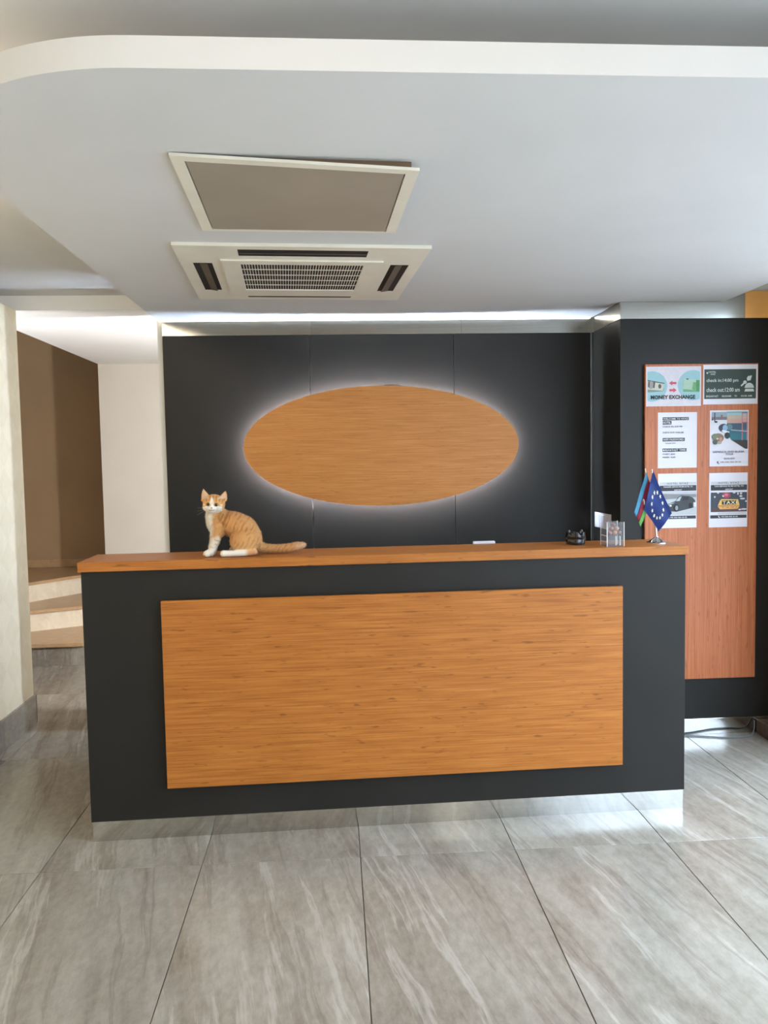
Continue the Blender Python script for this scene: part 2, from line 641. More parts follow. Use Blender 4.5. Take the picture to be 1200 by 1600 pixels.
# storefront on the right (out of frame; its sill peeks in) and entrance behind the camera
struct('wall_right_sill', box(B(), XR - 0.10, XR + 0.16, YF, YCOL - 0.004, 0.0, 0.075, 0.004), MT['stone_sill'])
struct('wall_right', box(B(), XR, XR + 0.16, 0.40, YCOL - 0.004, 0.0755, 2.3995), MT['white'])
struct('wall_right_header', box(B(), XR, XR + 0.16, YF, YCOL - 0.004, 2.4, ZU), MT['ceil'])
win = bpy.data.objects.new('window_1', None)
COL.objects.link(win)
win['kind'] = 'structure'
ys = [0.37, -0.9, -2.4, -3.95, -5.56]
for y in ys:
    obj('mullion', box(B(), XR + 0.03, XR + 0.09, y - 0.025, y + 0.025, 0.076, 2.399, 0.003), MT['frame'], win)
for a, b in zip(ys[1:], ys):
    obj('rail', box(B(), XR + 0.035, XR + 0.085, a + 0.026, b - 0.026, 0.076, 0.116, 0.003), MT['frame'], win)
    obj('rail', box(B(), XR + 0.035, XR + 0.085, a + 0.026, b - 0.026, 2.359, 2.399, 0.003), MT['frame'], win)
    obj('pane', box(B(), XR + 0.057, XR + 0.063, a + 0.026, b - 0.026, 0.117, 2.358), MT['pane'], win)
bm = B()
box(bm, XL - 0.16, 0.3, YF - 0.15, YF, 0, ZU)
box(bm, 1.3, XR + 0.2, YF - 0.15, YF, 0, ZU)
box(bm, 0.3, 1.3, YF - 0.15, YF, 2.15, ZU)
struct('wall_front', bm, MT['white'])
dr = bpy.data.objects.new('door_1', None)
COL.objects.link(dr)
dr['kind'] = 'structure'
for q in ((0.301, 0.36, 0.0, 2.149), (1.24, 1.299, 0.0, 2.149), (0.3605, 1.2395, 2.09, 2.149)):
    obj('door_frame', box(B(), q[0], q[1], YF - 0.12, YF - 0.001, q[2], q[3], 0.003), MT['wood_z'], dr)
obj('door_leaf', box(B(), 0.362, 1.238, YF - 0.07, YF - 0.03, 0.004, 2.088, 0.003), MT['wood_z'], dr)
obj('door_handle', tube(B(), [(1.17, YF - 0.03, 1.0), (1.17, YF + 0.02, 1.0), (1.05, YF + 0.02, 1.0)], 0.009), MT['chrome'], dr)
struct('ground', box(B(), -30, 40, -40, 30, -0.4, -0.13), MT['pave'])

# ceiling downlights behind the camera (one of them is mirrored in the plinth and floor) and an added fill
dl = None
for n_, (x, y) in enumerate([(2.5, -5.1), (1.2, -3.9), (0.6, -3.2), (2.2, -3.2), (-0.20, -0.80), (0.9, -2.5)]):
    lab = 'round warm ceiling downlight ' + ['above the right rear floor, mirrored in the plinth', 'above the middle of the room', 'near the cream wall',
                                             'near the storefront', 'added as fill close to the cream wall left of the soffit', 'just ahead of the rounded soffit corner'][n_]
    if dl is None:
        dl = thing('downlight', lab, 'ceiling light', (x, y, ZU), group='ceiling downlights')
        obj('ring', lathe(B(), [(0.062, 0.0), (0.085, 0.0), (0.085, -0.006), (0.062, -0.008), (0.062, 0.0)], 32), MT['ac'], dl, smooth=True)
        obj('diffuser', lathe(B(), [(0.0, -0.003), (0.061, -0.003), (0.061, -0.001), (0.0, -0.001)], 32), MT['downlight'], dl)
        ld = bpy.data.lights.new('downlight_lamp', 'POINT')
        ld.energy = LAMP_W
        ld.color = (1.0, 0.86, 0.68)
        ld.shadow_soft_size = 0.06
        lo = bpy.data.objects.new('lamp', ld)
        COL.objects.link(lo)
        lo.location = (0, 0, -0.07)
        lo.parent = dl
    else:
        q_ = dup(dl, (x, y, ZU), None, lab)
        if x < 0:            # brighter unseen fill, added to light the cream wall and bulkhead
            l2 = ld.copy()
            l2.energy = LAMP_W * 3.2
            for c_ in q_.children:
                if c_.type == 'LIGHT':
                    c_.data = l2

# ------------------------------------------------------------------ ceiling access panel (droops at its right front corner)
ap = thing('access_panel', 'square off-white ceiling access hatch drooping open along its front edge', 'access panel', (0.92, -0.71, ZC))


def quad_slab(c, t, inset=None):
    """slab under four corner points c (front-left, front-right, back-right, back-left), thickness t downward-facing"""
    bm = B()
    v = [bm.verts.new(p) for p in c] + [bm.verts.new((p[0], p[1], p[2] + t)) for p in c]
    bm.faces.new((v[3], v[2], v[1], v[0]))
    bm.faces.new((v[4], v[5], v[6], v[7]))
    for i in range(4):
        j = (i + 1) % 4
        bm.faces.new((v[i], v[j], v[4 + j], v[4 + i]))
    return bm


cn = [Vector(p) for p in ((0.600, -1.062, 2.308), (1.253, -1.017, 2.288), (1.2365, -0.389, 2.300), (0.577, -0.386, 2.309))]
o_ = Vector((0.92, -0.71, ZC))


def lerp2(s, t):
    return cn[0] * (1 - s) * (1 - t) + cn[1] * s * (1 - t) + cn[2] * s * t + cn[3] * (1 - s) * t - o_


g, th = 0.052, 0.008
fr = [((0, 0), (1, 0), (1, g), (0, g)), ((0, 1 - g * 0.45), (1, 1 - g * 0.45), (1, 1), (0, 1)),
      ((0, g), (g, g), (g, 1 - g * 0.45), (0, 1 - g * 0.45)), ((1 - g, g), (1, g), (1, 1 - g * 0.45), (1 - g, 1 - g * 0.45))]
for q in fr:
    obj('hatch_frame', quad_slab([lerp2(*p) for p in q], th), MT['ac'], ap)
e = 0.0055
q = [lerp2(g + e, g + e), lerp2(1 - g - e, g + e), lerp2(1 - g - e, 1 - g * 0.45 - e), lerp2(g + e, 1 - g * 0.45 - e)]
obj('hatch_door', quad_slab([p + Vector((0, 0, 0.001)) for p in q], 0.006), MT['access'], ap)
q = [lerp2(0.03, 0.03), lerp2(0.97, 0.03), lerp2(0.97, 0.97), lerp2(0.03, 0.97)]
bm = B()
lo4 = [bm.verts.new(p + Vector((0, 0, th + 0.0005))) for p in q]
hi4 = [bm.verts.new((p.x, p.y, -0.0005)) for p in q]
for i in range(4):
    j = (i + 1) % 4
    bm.faces.new((lo4[i], lo4[j], hi4[j], hi4[i]))
bm.faces.new(lo4[::-1])
bm.faces.new(hi4)
obj('opening_lining', bm, MT['rawwood'], ap)

# ------------------------------------------------------------------ ceiling cassette air conditioner
ac = thing('air_conditioner', 'square ceiling cassette air conditioner with central grille and side vents', 'air conditioner', (0.886, 0.285, ZC), 0.058)


def plate(bm, xs, ys, holes, z0, z1):
    """slab with rectangular holes, cut on the grid of xs, ys"""
    for a, b in zip(xs, xs[1:]):
        for c, d in zip(ys, ys[1:]):
            mx, my = (a + b) / 2, (c + d) / 2
            if any(h[0] < mx < h[1] and h[2] < my < h[3] for h in holes):
                continue
            box(bm, a, b, c, d, z0, z1)
    bmesh.ops.remove_doubles(bm, verts=bm.verts, dist=1e-5)
    # drop inner faces shared by neighbours
    seen = {}
    for f in bm.faces:
        seen.setdefault(tuple(sorted(v.index for v in f.verts)), []).append(f)
    bm.verts.index_update()
    seen = {}
    for f in bm.faces:
        seen.setdefault(tuple(sorted(v.index for v in f.verts)), []).append(f)
    kill = [f for fs in seen.values() if len(fs) > 1 for f in fs]
    bmesh.ops.delete(bm, geom=kill, context='FACES')
    return bm


H = 0.478
slots = [(-0.245, 0.245, -0.432, -0.335), (-0.245, 0.245, 0.40, 0.425), (-0.43, -0.355, -0.225, 0.275), (0.355, 0.43, -0.225, 0.275)]
xs = sorted({-H, H, *[s for q in slots for s in q[:2]]})
ysl = sorted({-H, H, *[s for q in slots for s in q[2:]]})
obj('face_panel', plate(B(), xs, ysl, slots, -0.013, -0.0005), MT['ac'], ac)
for i, q in enumerate(slots):
    bm = B()
    box(bm, q[0] + 0.0003, q[1] - 0.0003, q[2] + 0.0003, q[3] - 0.0003, -0.0115, -0.001)
    obj('slot_shade_fill', bm, MT['dark'], ac)  # dark block fills the slot: shade of the recess as colour
    cx, cy = (q[0] + q[1]) / 2, (q[2] + q[3]) / 2
    lx, ly = (q[1] - q[0]) / 2 - 0.004, (q[3] - q[2]) / 2 - 0.004
    bm = B()
    if lx > ly:
        box(bm, -lx, lx, -0.006, 0.006, -0.001, 0.001)
        o = obj('vane', bm, MT['frame'], ac, (cx, cy + 0.004, -0.0128))
    else:
        box(bm, -0.015, 0.015, -ly, ly, -0.001, 0.001)
        o = obj('vane', bm, MT['vane'], ac, (cx + (0.004 if i == 2 else -0.004), cy, -0.0145), (0, math.radians(9 if i == 2 else -9), 0))
gr = (-0.245, 0.245, -0.235, 0.235)
S_ = 0.318
obj('grille_frame', plate(B(), [-S_, gr[0], gr[1], S_], [-0.29, gr[2], gr[3], 0.325], [gr], -0.02, -0.0135), MT['ac'], ac)
obj('filter', box(B(), gr[0], gr[1], gr[2], gr[3], -0.0150, -0.0133), MT['dark'], ac)
bm = B()
nb = 44
for i in range(nb + 1):
    x = gr[0] + (gr[1] - gr[0]) * i / nb
    box(bm, x - 0.0013, x + 0.0013, gr[2], gr[3], -0.0175, -0.0155)
for i in range(6):
    y = gr[2] + (gr[3] - gr[2]) * i / 5
    box(bm, gr[0], gr[1], y - 0.0022, y + 0.0022, -0.018, -0.0155)
go = obj('grille_bars', bm, MT['ac'], ac)
go['kind'] = 'stuff'

# ------------------------------------------------------------------ oval backlit wall panel
OX, OZ, OA, OB = 1.283, 1.599, 0.779, 0.338
ov = thing('oval_sign_panel', 'oval wood-veneer panel with white backlight on the dark wall', 'wall panel', (OX, YW, OZ))


def ellipse(bm, a, b, y0, y1, n=96, hole=None):
    if hole is None:
        f = [bm.verts.new((a * math.cos(2 * math.pi * i / n), y0, b * math.sin(2 * math.pi * i / n))) for i in range(n)]
        r = [bm.verts.new((v.co.x, y1, v.co.z)) for v in f]
        bm.faces.new(f[::-1] if y0 > y1 else f)
        bm.faces.new(r if y0 > y1 else r[::-1])
        for i in range(n):
            j = (i + 1) % n
            bm.faces.new((f[i], r[i], r[j], f[j]))
    bmesh.ops.recalc_face_normals(bm, faces=bm.faces)
    return bm


obj('veneer_board', ellipse(B(), OA, OB, -0.062, -0.044), MT['wood_oval'], ov)
obj('spacer', ellipse(B(), OA - 0.12, OB - 0.12, -0.043, -0.0005), MT['black'], ov)
ring = [(math.cos(2 * math.pi * i / 96) * (OA - 0.060), -0.028, math.sin(2 * math.pi * i / 96) * (OB - 0.060)) for i in range(97)]
obj('led_ring', tube(B(), ring, 0.006, 8, cap=False), MT['led_ring'], ov)
obj('hanging_bracket', box(B(), 0.018, 0.105, -0.058, -0.05, OB - 0.004, OB + 0.006), MT['vane'], ov)

# ------------------------------------------------------------------ reception desk
DR = 0.0257
dk = thing('reception_desk', 'long anthracite reception desk with wood front panel, wood counter and mirror plinth', 'desk', (0, 0, 0), DR)
DW = 2.479
obj('front_body', box(B(), 0, DW, 0.0, 0.235, 0.082, 1.0975, 0.0015), MT['black'], dk)
bm = box(B(), -0.010, DW + 0.006, -0.012, 0.2845, 1.098, 1.136, 0.002)
obj('countertop', bm, MT['wood_x'], dk)
for a, b in ((0.004, 0.62), (0.62, 1.22), (1.22, 1.8), (1.8, DW - 0.004)):
    obj('plinth_panel', box(B(), a + 0.0003, b - 0.0003, 0.004, 0.2, 0.0, 0.0815), MT['steel'], dk)
obj('wood_panel', box(B(), 0.311, 2.193, -0.034, -0.016, 0.218, 0.977, 0.0015), MT['wood_x'], dk)
obj('panel_batten', box(B(), 0.36, 2.13, -0.0155, -0.0005, 0.27, 0.92), MT['dark'], dk)
obj('worktop', box(B(), 0.0, DW, 0.236, 0.72, 0.74, 0.77, 0.002), MT['wood_x'], dk)
for x in (0.0, DW - 0.03):
    obj('side_panel', box(B(), x, x + 0.03, 0.236, 0.70, 0.0, 0.739, 0.0015), MT['black'], dk)

# clipboard standing on the low worktop behind the counter: its bright clip peeks over
cb = thing('clipboard', 'upright clipboard behind the counter with a bright white clip on top', 'clipboard', (1.672, 0.425, 0.771), DR)
obj('board', box(B(), -0.115, 0.115, 0.0, 0.004, 0.0, 0.366, 0.001), MT['frame'], cb, rot=(math.radians(11), 0, 0))
obj('paper_sheet', box(B(), -0.105, 0.105, -0.0015, -0.0003, 0.02, 0.335), MT['paper'], cb, rot=(math.radians(11), 0, 0))
bm = B()
box(bm, -0.05, 0.05, -0.012, 0.006, 0.345, 0.381, 0.003)
obj('clip', bm, MT['paper'], cb, rot=(math.radians(11), 0, 0))

# ------------------------------------------------------------------ text and prints
_font = None


def text(parent, s, cx, cz, wid, hei, y, mat, name='lettering', spacing=1.0, bold=0.012):
    cu = bpy.data.curves.new('t', 'FONT')
    cu.body = s
    cu.align_x = 'CENTER'
    cu.space_character = spacing
    cu.resolution_u = 2
    cu.offset = bold
    to = bpy.data.objects.new('t', cu)
    COL.objects.link(to)
    dg = bpy.context.evaluated_depsgraph_get()
    me = bpy.data.meshes.new_from_object(to.evaluated_get(dg))
    bpy.data.objects.remove(to)
    co = np.array([v.co[:] for v in me.vertices])
    lo, hi = co.min(0), co.max(0)
    for v in me.vertices:
        x = (v.co.x - (lo[0] + hi[0]) / 2) / (hi[0] - lo[0]) * wid + cx
        z = (v.co.y - (lo[1] + hi[1]) / 2) / (hi[1] - lo[1]) * hei + cz
        v.co = (x, y, z)
    me.materials.clear()
    me.materials.append(mat)
    me.name = name
    o = bpy.data.objects.new(name, me)
    COL.objects.link(o)
    o.parent = parent
    return o


class Sheet:
    """a paper sheet on the board; prints are laid out in the units of a measured rectangle"""
    def __init__(self, label, x0, z0, wd, hg, rect, y=0.905, tilt=0.0, cat='poster'):
        self.w, self.h, self.r, self.k = wd, hg, rect, 0
        bm = B()
        box(bm, 0, wd, -0.0006, 0.0, 0, hg)
        self.o = obj('paper_notice', bm, MT['paper'], None, (x0 + 0.007 + 0.0015 * (x0 > 2.9), y, z0), (0, tilt, 0))
        tag(self.o, label, cat, 'paper notices on the wood board')

    def p(self, x, y):
        a, b, c, d = self.r
        return ((x - a) / (c - a) * self.w, (d - y) / (d - b) * self.h)

    def layer(self):
        self.k += 1
        return -0.0006 - 0.00012 * self.k

    def poly(self, pts, mat, name='print'):
        bm = B()
        y = self.layer()
        q = [self.p(*a) for a in pts]
        bm.faces.new([bm.verts.new((a, y, b)) for a, b in q])
        o = obj(name, bm, mat, self.o)
        return o

    def rect(self, x0, y0, x1, y1, mat, name='print'):
        return self.poly([(x0, y1), (x1, y1), (x1, y0), (x0, y0)], mat, name)

    def disc(self, cx, cy, rx, ry, mat, clip=None, name='print', a0=0, a1=360):
        pts = []
        for i in range(40):
            a = math.radians(a0 + (a1 - a0) * i / (40 if a1 - a0 >= 360 else 39))
            x, y = cx + rx * math.cos(a), cy - ry * math.sin(a)
            if clip:
                x = min(max(x, clip[0]), clip[1])
                y = min(max(y, clip[2]), clip[3])
            pts.append((x, y))
        return self.poly(pts, mat, name)

    def text(self, s, x0, y0, x1, y1, mat, spacing=1.0, bold=0.012):
        a, b = self.p(x0, y1), self.p(x1, y0)
        return text(self.o, s, (a[0] + b[0]) / 2, (a[1] + b[1]) / 2, b[0] - a[0], b[1] - a[1], self.layer(), mat, spacing=spacing, bold=bold)


# the board
BY = 0.922
nb_ = thing('notice_board', 'tall vertical-grain wood board on the dark column carrying paper notices', 'board', (2.930, YCOL, 0.312))
obj('board_panel', box(B(), -0.288, 0.323, BY - YCOL, -0.0005, 0.0, 1.681, 0.0015), MT['wood_z'], nb_)
PY = BY - 0.0001

INK = flat('black_ink', (28, 27, 30))
GREY = flat('grey_ink', (130, 128, 134))
GREY2 = flat('dark_grey_ink', (84, 82, 88))
WHT = flat('white_ink', (238, 238, 240))
GRN = flat('dark_green_ink', (52, 68, 60))
TEAL = flat('pale_teal_ink', (160, 200, 206))
RED = flat('red_ink', (214, 92, 104))

# 1 money exchange
s = Sheet('landscape MONEY EXCHANGE notice with two teal circles, top left of the board', 2.640, 1.774, 0.295, 0.206, (60, 45, 1155, 840), PY)
s.rect(72, 60, 1145, 828, flat('pinkish_paper', (224, 218, 224)))
s.disc(175, 440, 305, 305, TEAL, (85, 1135, 60, 828))
s.disc(995, 425, 305, 305, TEAL, (85, 1135, 60, 828))
BILL = flat('banknote_cream', (208, 208, 190))
DK = flat('banknote_dark', (86, 92, 88))
s.poly([(88, 560), (400, 540), (425, 480), (88, 500)], flat('banknote_edge', (140, 148, 138)))
s.poly([(88, 500), (395, 530), (425, 375), (88, 310)], BILL)
s.poly([(88, 332), (425, 392), (428, 375), (88, 308)], DK)
s.disc(155, 410, 62, 78, flat('banknote_grey', (160, 158, 156)), (88, 420, 318, 520))
s.poly([(195, 470), (225, 475), (240, 350), (205, 345)], flat('banknote_brown', (104, 82, 74)))
s.poly([(95, 450), (125, 455), (130, 345), (100, 340)], flat('banknote_brown', (104, 82, 74)))
s.disc(330, 440, 30, 45, DK)
s.poly([(800, 555), (1118, 565), (1125, 500), (800, 490)], flat('banknote_green_edge', (120, 170, 128)))
s.poly([(790, 500), (1120, 530), (1128, 320), (800, 300)], flat('banknote_pale_green', (178, 206, 180)))
s.poly([(975, 500), (1040, 545), (1060, 370), (1000, 360)], flat('banknote_mid_green', (112, 168, 112)))
s.poly([(1050, 540), (1122, 550), (1126, 325), (1055, 320)], flat('banknote_green', (84, 146, 92)))
s.disc(880, 300, 24, 14, DK)
for y, d in ((378, -1), (520, 1)):
    cx = 590
    s.poly([(cx - 70 * d, y + 22), (cx + 10 * d, y + 22), (cx + 10 * d, y + 48), (cx + 75 * d, y), (cx + 10 * d, y - 48), (cx + 10 * d, y - 22), (cx - 70 * d, y - 22)], RED)
s.text('MONEY EXCHANGE', 150, 618, 1040, 700, INK, bold=0.035)

# 2 check in / out
s = Sheet('landscape dark green check-in and check-out times notice with bell icon', 2.946, 1.780, 0.295, 0.207, (40, 45, 1160, 870), PY)
s.rect(60, 140, 1128, 757, GRN)
PALE = flat('pale_ink', (214, 220, 212))
s.disc(120, 215, 17, 19, PALE)
s.text('HOTEL', 150, 180, 300, 212, PALE)
s.text('NYAZ', 190, 226, 285, 258, PALE)
s.text('check in:14:00 pm', 105, 335, 760, 425, PALE)
s.text('check out:12:00 am', 105, 525, 790, 612, PALE)
for t_, a, b in (('BREAKFAST', 100, 350), ('08:00AM', 420, 610), ('TO', 680, 732), ('10:30 AM', 820, 1040)):
    s.text(t_, a, 682, b, 720, PALE)
s.disc(985, 535, 95, 105, PALE, a0=0, a1=180)
s.poly([(885, 610), (1088, 610), (1070, 555), (905, 555)], PALE)
s.poly([(945, 390), (1010, 375), (1040, 275), (955, 290), (930, 340)], PALE)
s.disc(895, 415, 36, 36, PALE)
s.poly([(815, 508), (850, 485), (905, 425), (885, 405), (808, 480)], PALE)

# 3 welcome sheet
s = Sheet('white portrait welcome notice with black headline bars, left column middle', 2.704, 1.449, 0.211, 0.292, (65, 60, 1105, 1540), PY)
for (x0, y0, x1, y1), t_ in (((190, 188, 885, 270), 'WELCOME TO NYAZ'), ((190, 285, 425, 382), 'HOTEL'), ((190, 738, 780, 826), 'WIFI PASSWORD:'), ((190, 1018, 828, 1104), 'BREAKFAST TIME:')):
    s.rect(x0, y0, x1, y1, INK)
    s.text(t_, x0 + 14, y0 + 18, x1 - 14, y1 - 18, WHT)
for t_, x0, y0, x1, y1 in (('CHECK IN: 2:00 PM', 190, 415, 705, 458), ('CHECK OUT: 12:00 AM', 190, 572, 740, 616), ('hotel1234', 270, 862, 530, 894),
                           ('START: 8:00', 190, 1148, 520, 1188), ('FINISH: 10:30', 190, 1232, 530, 1274)):
    s.text(t_, x0, y0, x1, y1, GREY2)

# 4 tour poster
s = Sheet('white portrait tour poster with bridge photo, right column middle', 2.983, 1.453, 0.211, 0.295, (85, 80, 1105, 1545), PY)


def cut(y):      # right photo's slanted lower edge
    return 590 + (y - 820) / 280 * 440 if y > 820 else 530


def band(y0, y1, rgb, nm):
    s.poly([(cut(y0), y0), (cut(y1), y1), (1085, y1), (1085, y0)], flat(nm, rgb))


band(112, 150, (120, 176, 186), 'sky_teal')
band(150, 215, (164, 196, 200), 'sky_pale')
band(215, 300, (200, 178, 160), 'sky_peach')
band(300, 420, (206, 164, 148), 'sky_rose')
band(420, 575, (70, 92, 110), 'far_hills')
band(575, 690, (56, 110, 124), 'sea_mid')
band(690, 860, (48, 120, 134), 'sea_near')
band(860, 1095, (66, 60, 62), 'dark_shore')
PINK = flat('bridge_pink', (196, 130, 140))
for x in (935, 1062):
    s.rect(x - 12, 150, x + 12, 870, PINK)
for y in (140, 395, 640):
    s.rect(925, y, 1078, y + 24, flat('bridge_rose', (160, 84, 100)))
s.poly([(640, 605), (1085, 650), (1085, 628), (640, 585)], flat('bridge_deck', (206, 190, 186)))
s.rect(128, 122, 530, 250, flat('winter_sky', (152, 172, 178)))
s.rect(128, 250, 530, 330, flat('winter_trees', (120, 116, 126)))
s.rect(128, 330, 530, 450, flat('snow', (226, 226, 230)))
s.rect(190, 140, 225, 360, flat('trunk_dark', (92, 84, 100)))
s.rect(365, 200, 420, 310, flat('cabin_red', (140, 104, 104)))
s.disc(240, 380, 45, 24, INK)
s.disc(145, 320, 18, 22, INK)
s.disc(440, 540, 125, 110, flat('photo_navy', (56, 66, 84)))
s.disc(600, 520, 75, 80, flat('photo_teal', (104, 138, 146)))
s.disc(480, 545, 66, 90, flat('photo_pale_blue', (150, 184, 216)))
s.poly([(380, 620), (560, 720), (600, 640), (420, 590)], WHT)
s.disc(540, 740, 70, 85, flat('photo_dark_green', (52, 66, 70)))
s.disc(300, 800, 150, 120, flat('photo_brown', (140, 116, 100)))
s.disc(220, 760, 85, 75, flat('photo_olive', (122, 132, 104)))
s.disc(370, 830, 38, 48, flat('photo_salmon', (214, 142, 122)))
s.disc(225, 910, 70, 62, flat('photo_slate', (84, 92, 90)))
s.disc(280, 820, 30, 20, flat('photo_cream', (222, 210, 180)))
s.disc(335, 920, 60, 40, flat('photo_beige', (192, 172, 150)))
s.text('SAPANCA AND BURSA', 160, 1138, 990, 1192, GREY2)
s.text('TOUR', 500, 1206, 705, 1252, GREY2)
s.text('BOOK NOW', 465, 1322, 742, 1366, INK)
s.poly([(275, 1420), (300, 1405), (310, 1440), (298, 1448), (318, 1470), (338, 1462), (336, 1480), (310, 1484), (285, 1458)], INK)
s.text('+90 500 000 00 00', 355, 1418, 905, 1455, GREY2)


# 5 and 6 transfer and taxi posters
def hotel_poster(label, x0, z0, line):
    s = Sheet(label, x0, z0, 0.210, 0.289, (60, 50, 1100, 1530), PY)
    s.rect(105, 285, 1085, 365, flat('light_grey_print', (206, 206, 210)))
    s.text('HOTEL NYAZ', 310, 296, 870, 350, GREY2, 1.25)
    s.rect(105, 375, 1088, 527, INK if False else flat('charcoal_print', (52, 52, 56)))
    s.text(line, 200, 392, 990, 432, WHT)
    s.text('AIRPORT', 490, 482, 700, 516, WHT)
    s.rect(95, 1200, 1080, 1286, flat('charcoal_print', (52, 52, 56)))
    s.poly([(308, 1225), (325, 1215), (335, 1240), (345, 1255), (360, 1250), (358, 1268), (335, 1268), (315, 1250)], WHT)
    s.text('+90 500 000 00 00', 378, 1226, 840, 1262, WHT)
    return s


s = hotel_poster('portrait transfer poster with dark car photo, partly behind the blue flag', 2.706, 1.131, 'TRANSFER SERVICE FROM HOTEL TO')
s.rect(105, 545, 1088, 1180, flat('photo_silver', (196, 198, 200)))
s.poly([(105, 760), (1088, 700), (1088, 620), (105, 600)], flat('photo_grey', (138, 140, 142)))
CAR = flat('car_dark', (62, 66, 70))
s.poly([(240, 1010), (420, 1080), (560, 1090), (1000, 990), (1060, 930), (1060, 800), (1000, 720), (900, 670), (680, 650), (600, 690), (520, 800), (330, 870), (240, 930)], CAR)
s.poly([(535, 800), (640, 800), (690, 670), (620, 700)], flat('windscreen', (190, 200, 204)))
s.poly([(700, 790), (880, 770), (880, 690), (720, 680)], flat('car_window', (34, 38, 42)))
s.poly([(250, 960), (480, 860), (520, 830), (400, 850), (280, 900)], flat('bonnet_shine', (150, 160, 162)))
s.disc(545, 985, 78, 105, flat('tyre', (24, 24, 26)))
s.disc(560, 985, 40, 66, flat('wheel_silver', (150, 154, 156)))
s.disc(930, 930, 50, 76, flat('tyre', (24, 24, 26)))
s.disc(395, 925, 30, 22, WHT)
s.rect(1010, 840, 1085, 960, flat('photo_white', (226, 226, 228)))

s = hotel_poster('portrait poster with a yellow TAXI roof sign photo, right column bottom', 2.982, 1.129, 'TAXI SERVICE FROM HOTEL TO')
s.rect(105, 580, 1085, 1110, flat('photo_night', (66, 72, 82)))
s.rect(105, 1000, 1080, 1112, flat('photo_roof', (92, 70, 70)))
s.rect(300, 1125, 1072, 1180, flat('photo_pale_bar', (210, 206, 206)))
s.disc(525, 660, 115, 80, flat('bokeh_red', (172, 72, 92)))
s.disc(520, 650, 55, 40, flat('bokeh_pink', (222, 120, 142)))
for x, y, a, b in ((300, 590, 28, 24), (735, 590, 38, 24), (838, 620, 22, 36), (920, 615, 32, 30), (915, 690, 44, 26), (210, 700, 22, 26), (435, 680, 26, 22), (1000, 1045, 80, 22), (890, 1055, 40, 22), (960, 760, 70, 22), (1055, 830, 28, 22)):
    s.disc(x, y, a, b, flat('bokeh_white', (216, 214, 220)))
YEL = flat('taxi_yellow', (244, 194, 96))
s.poly([(290, 940), (880, 940), (840, 775), (390, 760), (350, 800)], YEL)
s.poly([(285, 955), (350, 1040), (830, 1035), (885, 950)], flat('taxi_orange', (240, 172, 98)))
s.rect(400, 800, 805, 915, flat('taxi_black', (44, 38, 26)))
s.text('TAXI', 418, 815, 800, 902, flat('taxi_letters', (246, 238, 214)), 1.15)
s.text('TAXI', 395, 970, 800, 1008, flat('taxi_reflection', (170, 112, 60)), 1.6)

# ------------------------------------------------------------------ objects on the counter
ZD = 1.1361
# black glass ashtray with a notched rim
at = thing('ashtray', 'small black glossy ashtray with notched rim on the counter', 'ashtray', (2.052, 0.215, ZD))
BG = N('black_glass', 0.08, 0, 0.6)
BG.base(BG.ramp(BG.noise(BG.coords(), 5, 2), [(0.3, (12, 12, 13)), (0.7, (18, 18, 19))]))
bm = B()
nseg = 48
prof_o = [(0.036, 0.0), (0.041, 0.003), (0.042, 0.02), (0.041, 0.024), (0.043, 0.028), (0.043, 0.04)]
rings = []
for r, z in prof_o:
    rings.append([bm.verts.new((r * math.cos(2 * math.pi * i / nseg), r * math.sin(2 * math.pi * i / nseg), z)) for i in range(nseg)])
top_o, top_i = [], []
for i in range(nseg):
    a = 2 * math.pi * i / nseg
    z = 0.054 if (i % 8) < 5 else 0.043
    top_o.append(bm.verts.new((0.042 * math.cos(a), 0.042 * math.sin(a), z)))
    top_i.append(bm.verts.new((0.035 * math.cos(a), 0.035 * math.sin(a), z - 0.002)))
rings += [top_o, top_i, [bm.verts.new((0.030 * math.cos(2 * math.pi * i / nseg), 0.030 * math.sin(2 * math.pi * i / nseg), 0.012)) for i in range(nseg)]]
for a, b in zip(rings, rings[1:]):
    for i in range(nseg):
        j = (i + 1) % nseg
        bm.faces.new((a[i], a[j], b[j], b[i]))
bm.faces.new(rings[0][::-1])
bm.faces.new(rings[-1])
obj('bowl', bm, BG.m, at, smooth=True)
for i, (a, h) in enumerate(((0.5, 0.062), (2.2, 0.060), (3.6, 0.064), (5.0, 0.061))):
    obj('rim_stud', lathe(B(), [(0.0, 0.05), (0.006, 0.05), (0.007, 0.056), (0.004, h), (0.0, h + 0.001)], 12, (0.037 * math.cos(a), 0.037 * math.sin(a))), BG.m, at, smooth=True)

# clear acrylic box with a shelf, holding wrapped sweets
ab = thing('acrylic_box', 'clear acrylic display box with inner shelf at the counter front edge', 'box', (2.184, 0.125, ZD), math.radians(2))
AC = bpy.data.materials.new('clear_acrylic')
AC.use_nodes = True
t = AC.node_tree
t.nodes.clear()
o_n = t.nodes.new('ShaderNodeOutputMaterial')
tr = t.nodes.new('ShaderNodeBsdfTransparent')
tr.inputs[0].default_value = (0.93, 0.93, 0.94, 1)
pb = t.nodes.new('ShaderNodeBsdfPrincipled')
pb.inputs['Base Color'].default_value = s2l((220, 222, 226))
pb.inputs['Roughness'].default_value = 0.08
mx = t.nodes.new('ShaderNodeMixShader')
mx.inputs[0].default_value = 0.07
t.links.new(tr.outputs[0], mx.inputs[1])
t.links.new(pb.outputs[0], mx.inputs[2])
t.links.new(mx.outputs[0], o_n.inputs[0])
EDGE = plain('acrylic_edge', (216, 212, 206), 0.2)
hw, hd, hh = 0.037, 0.037, 0.102
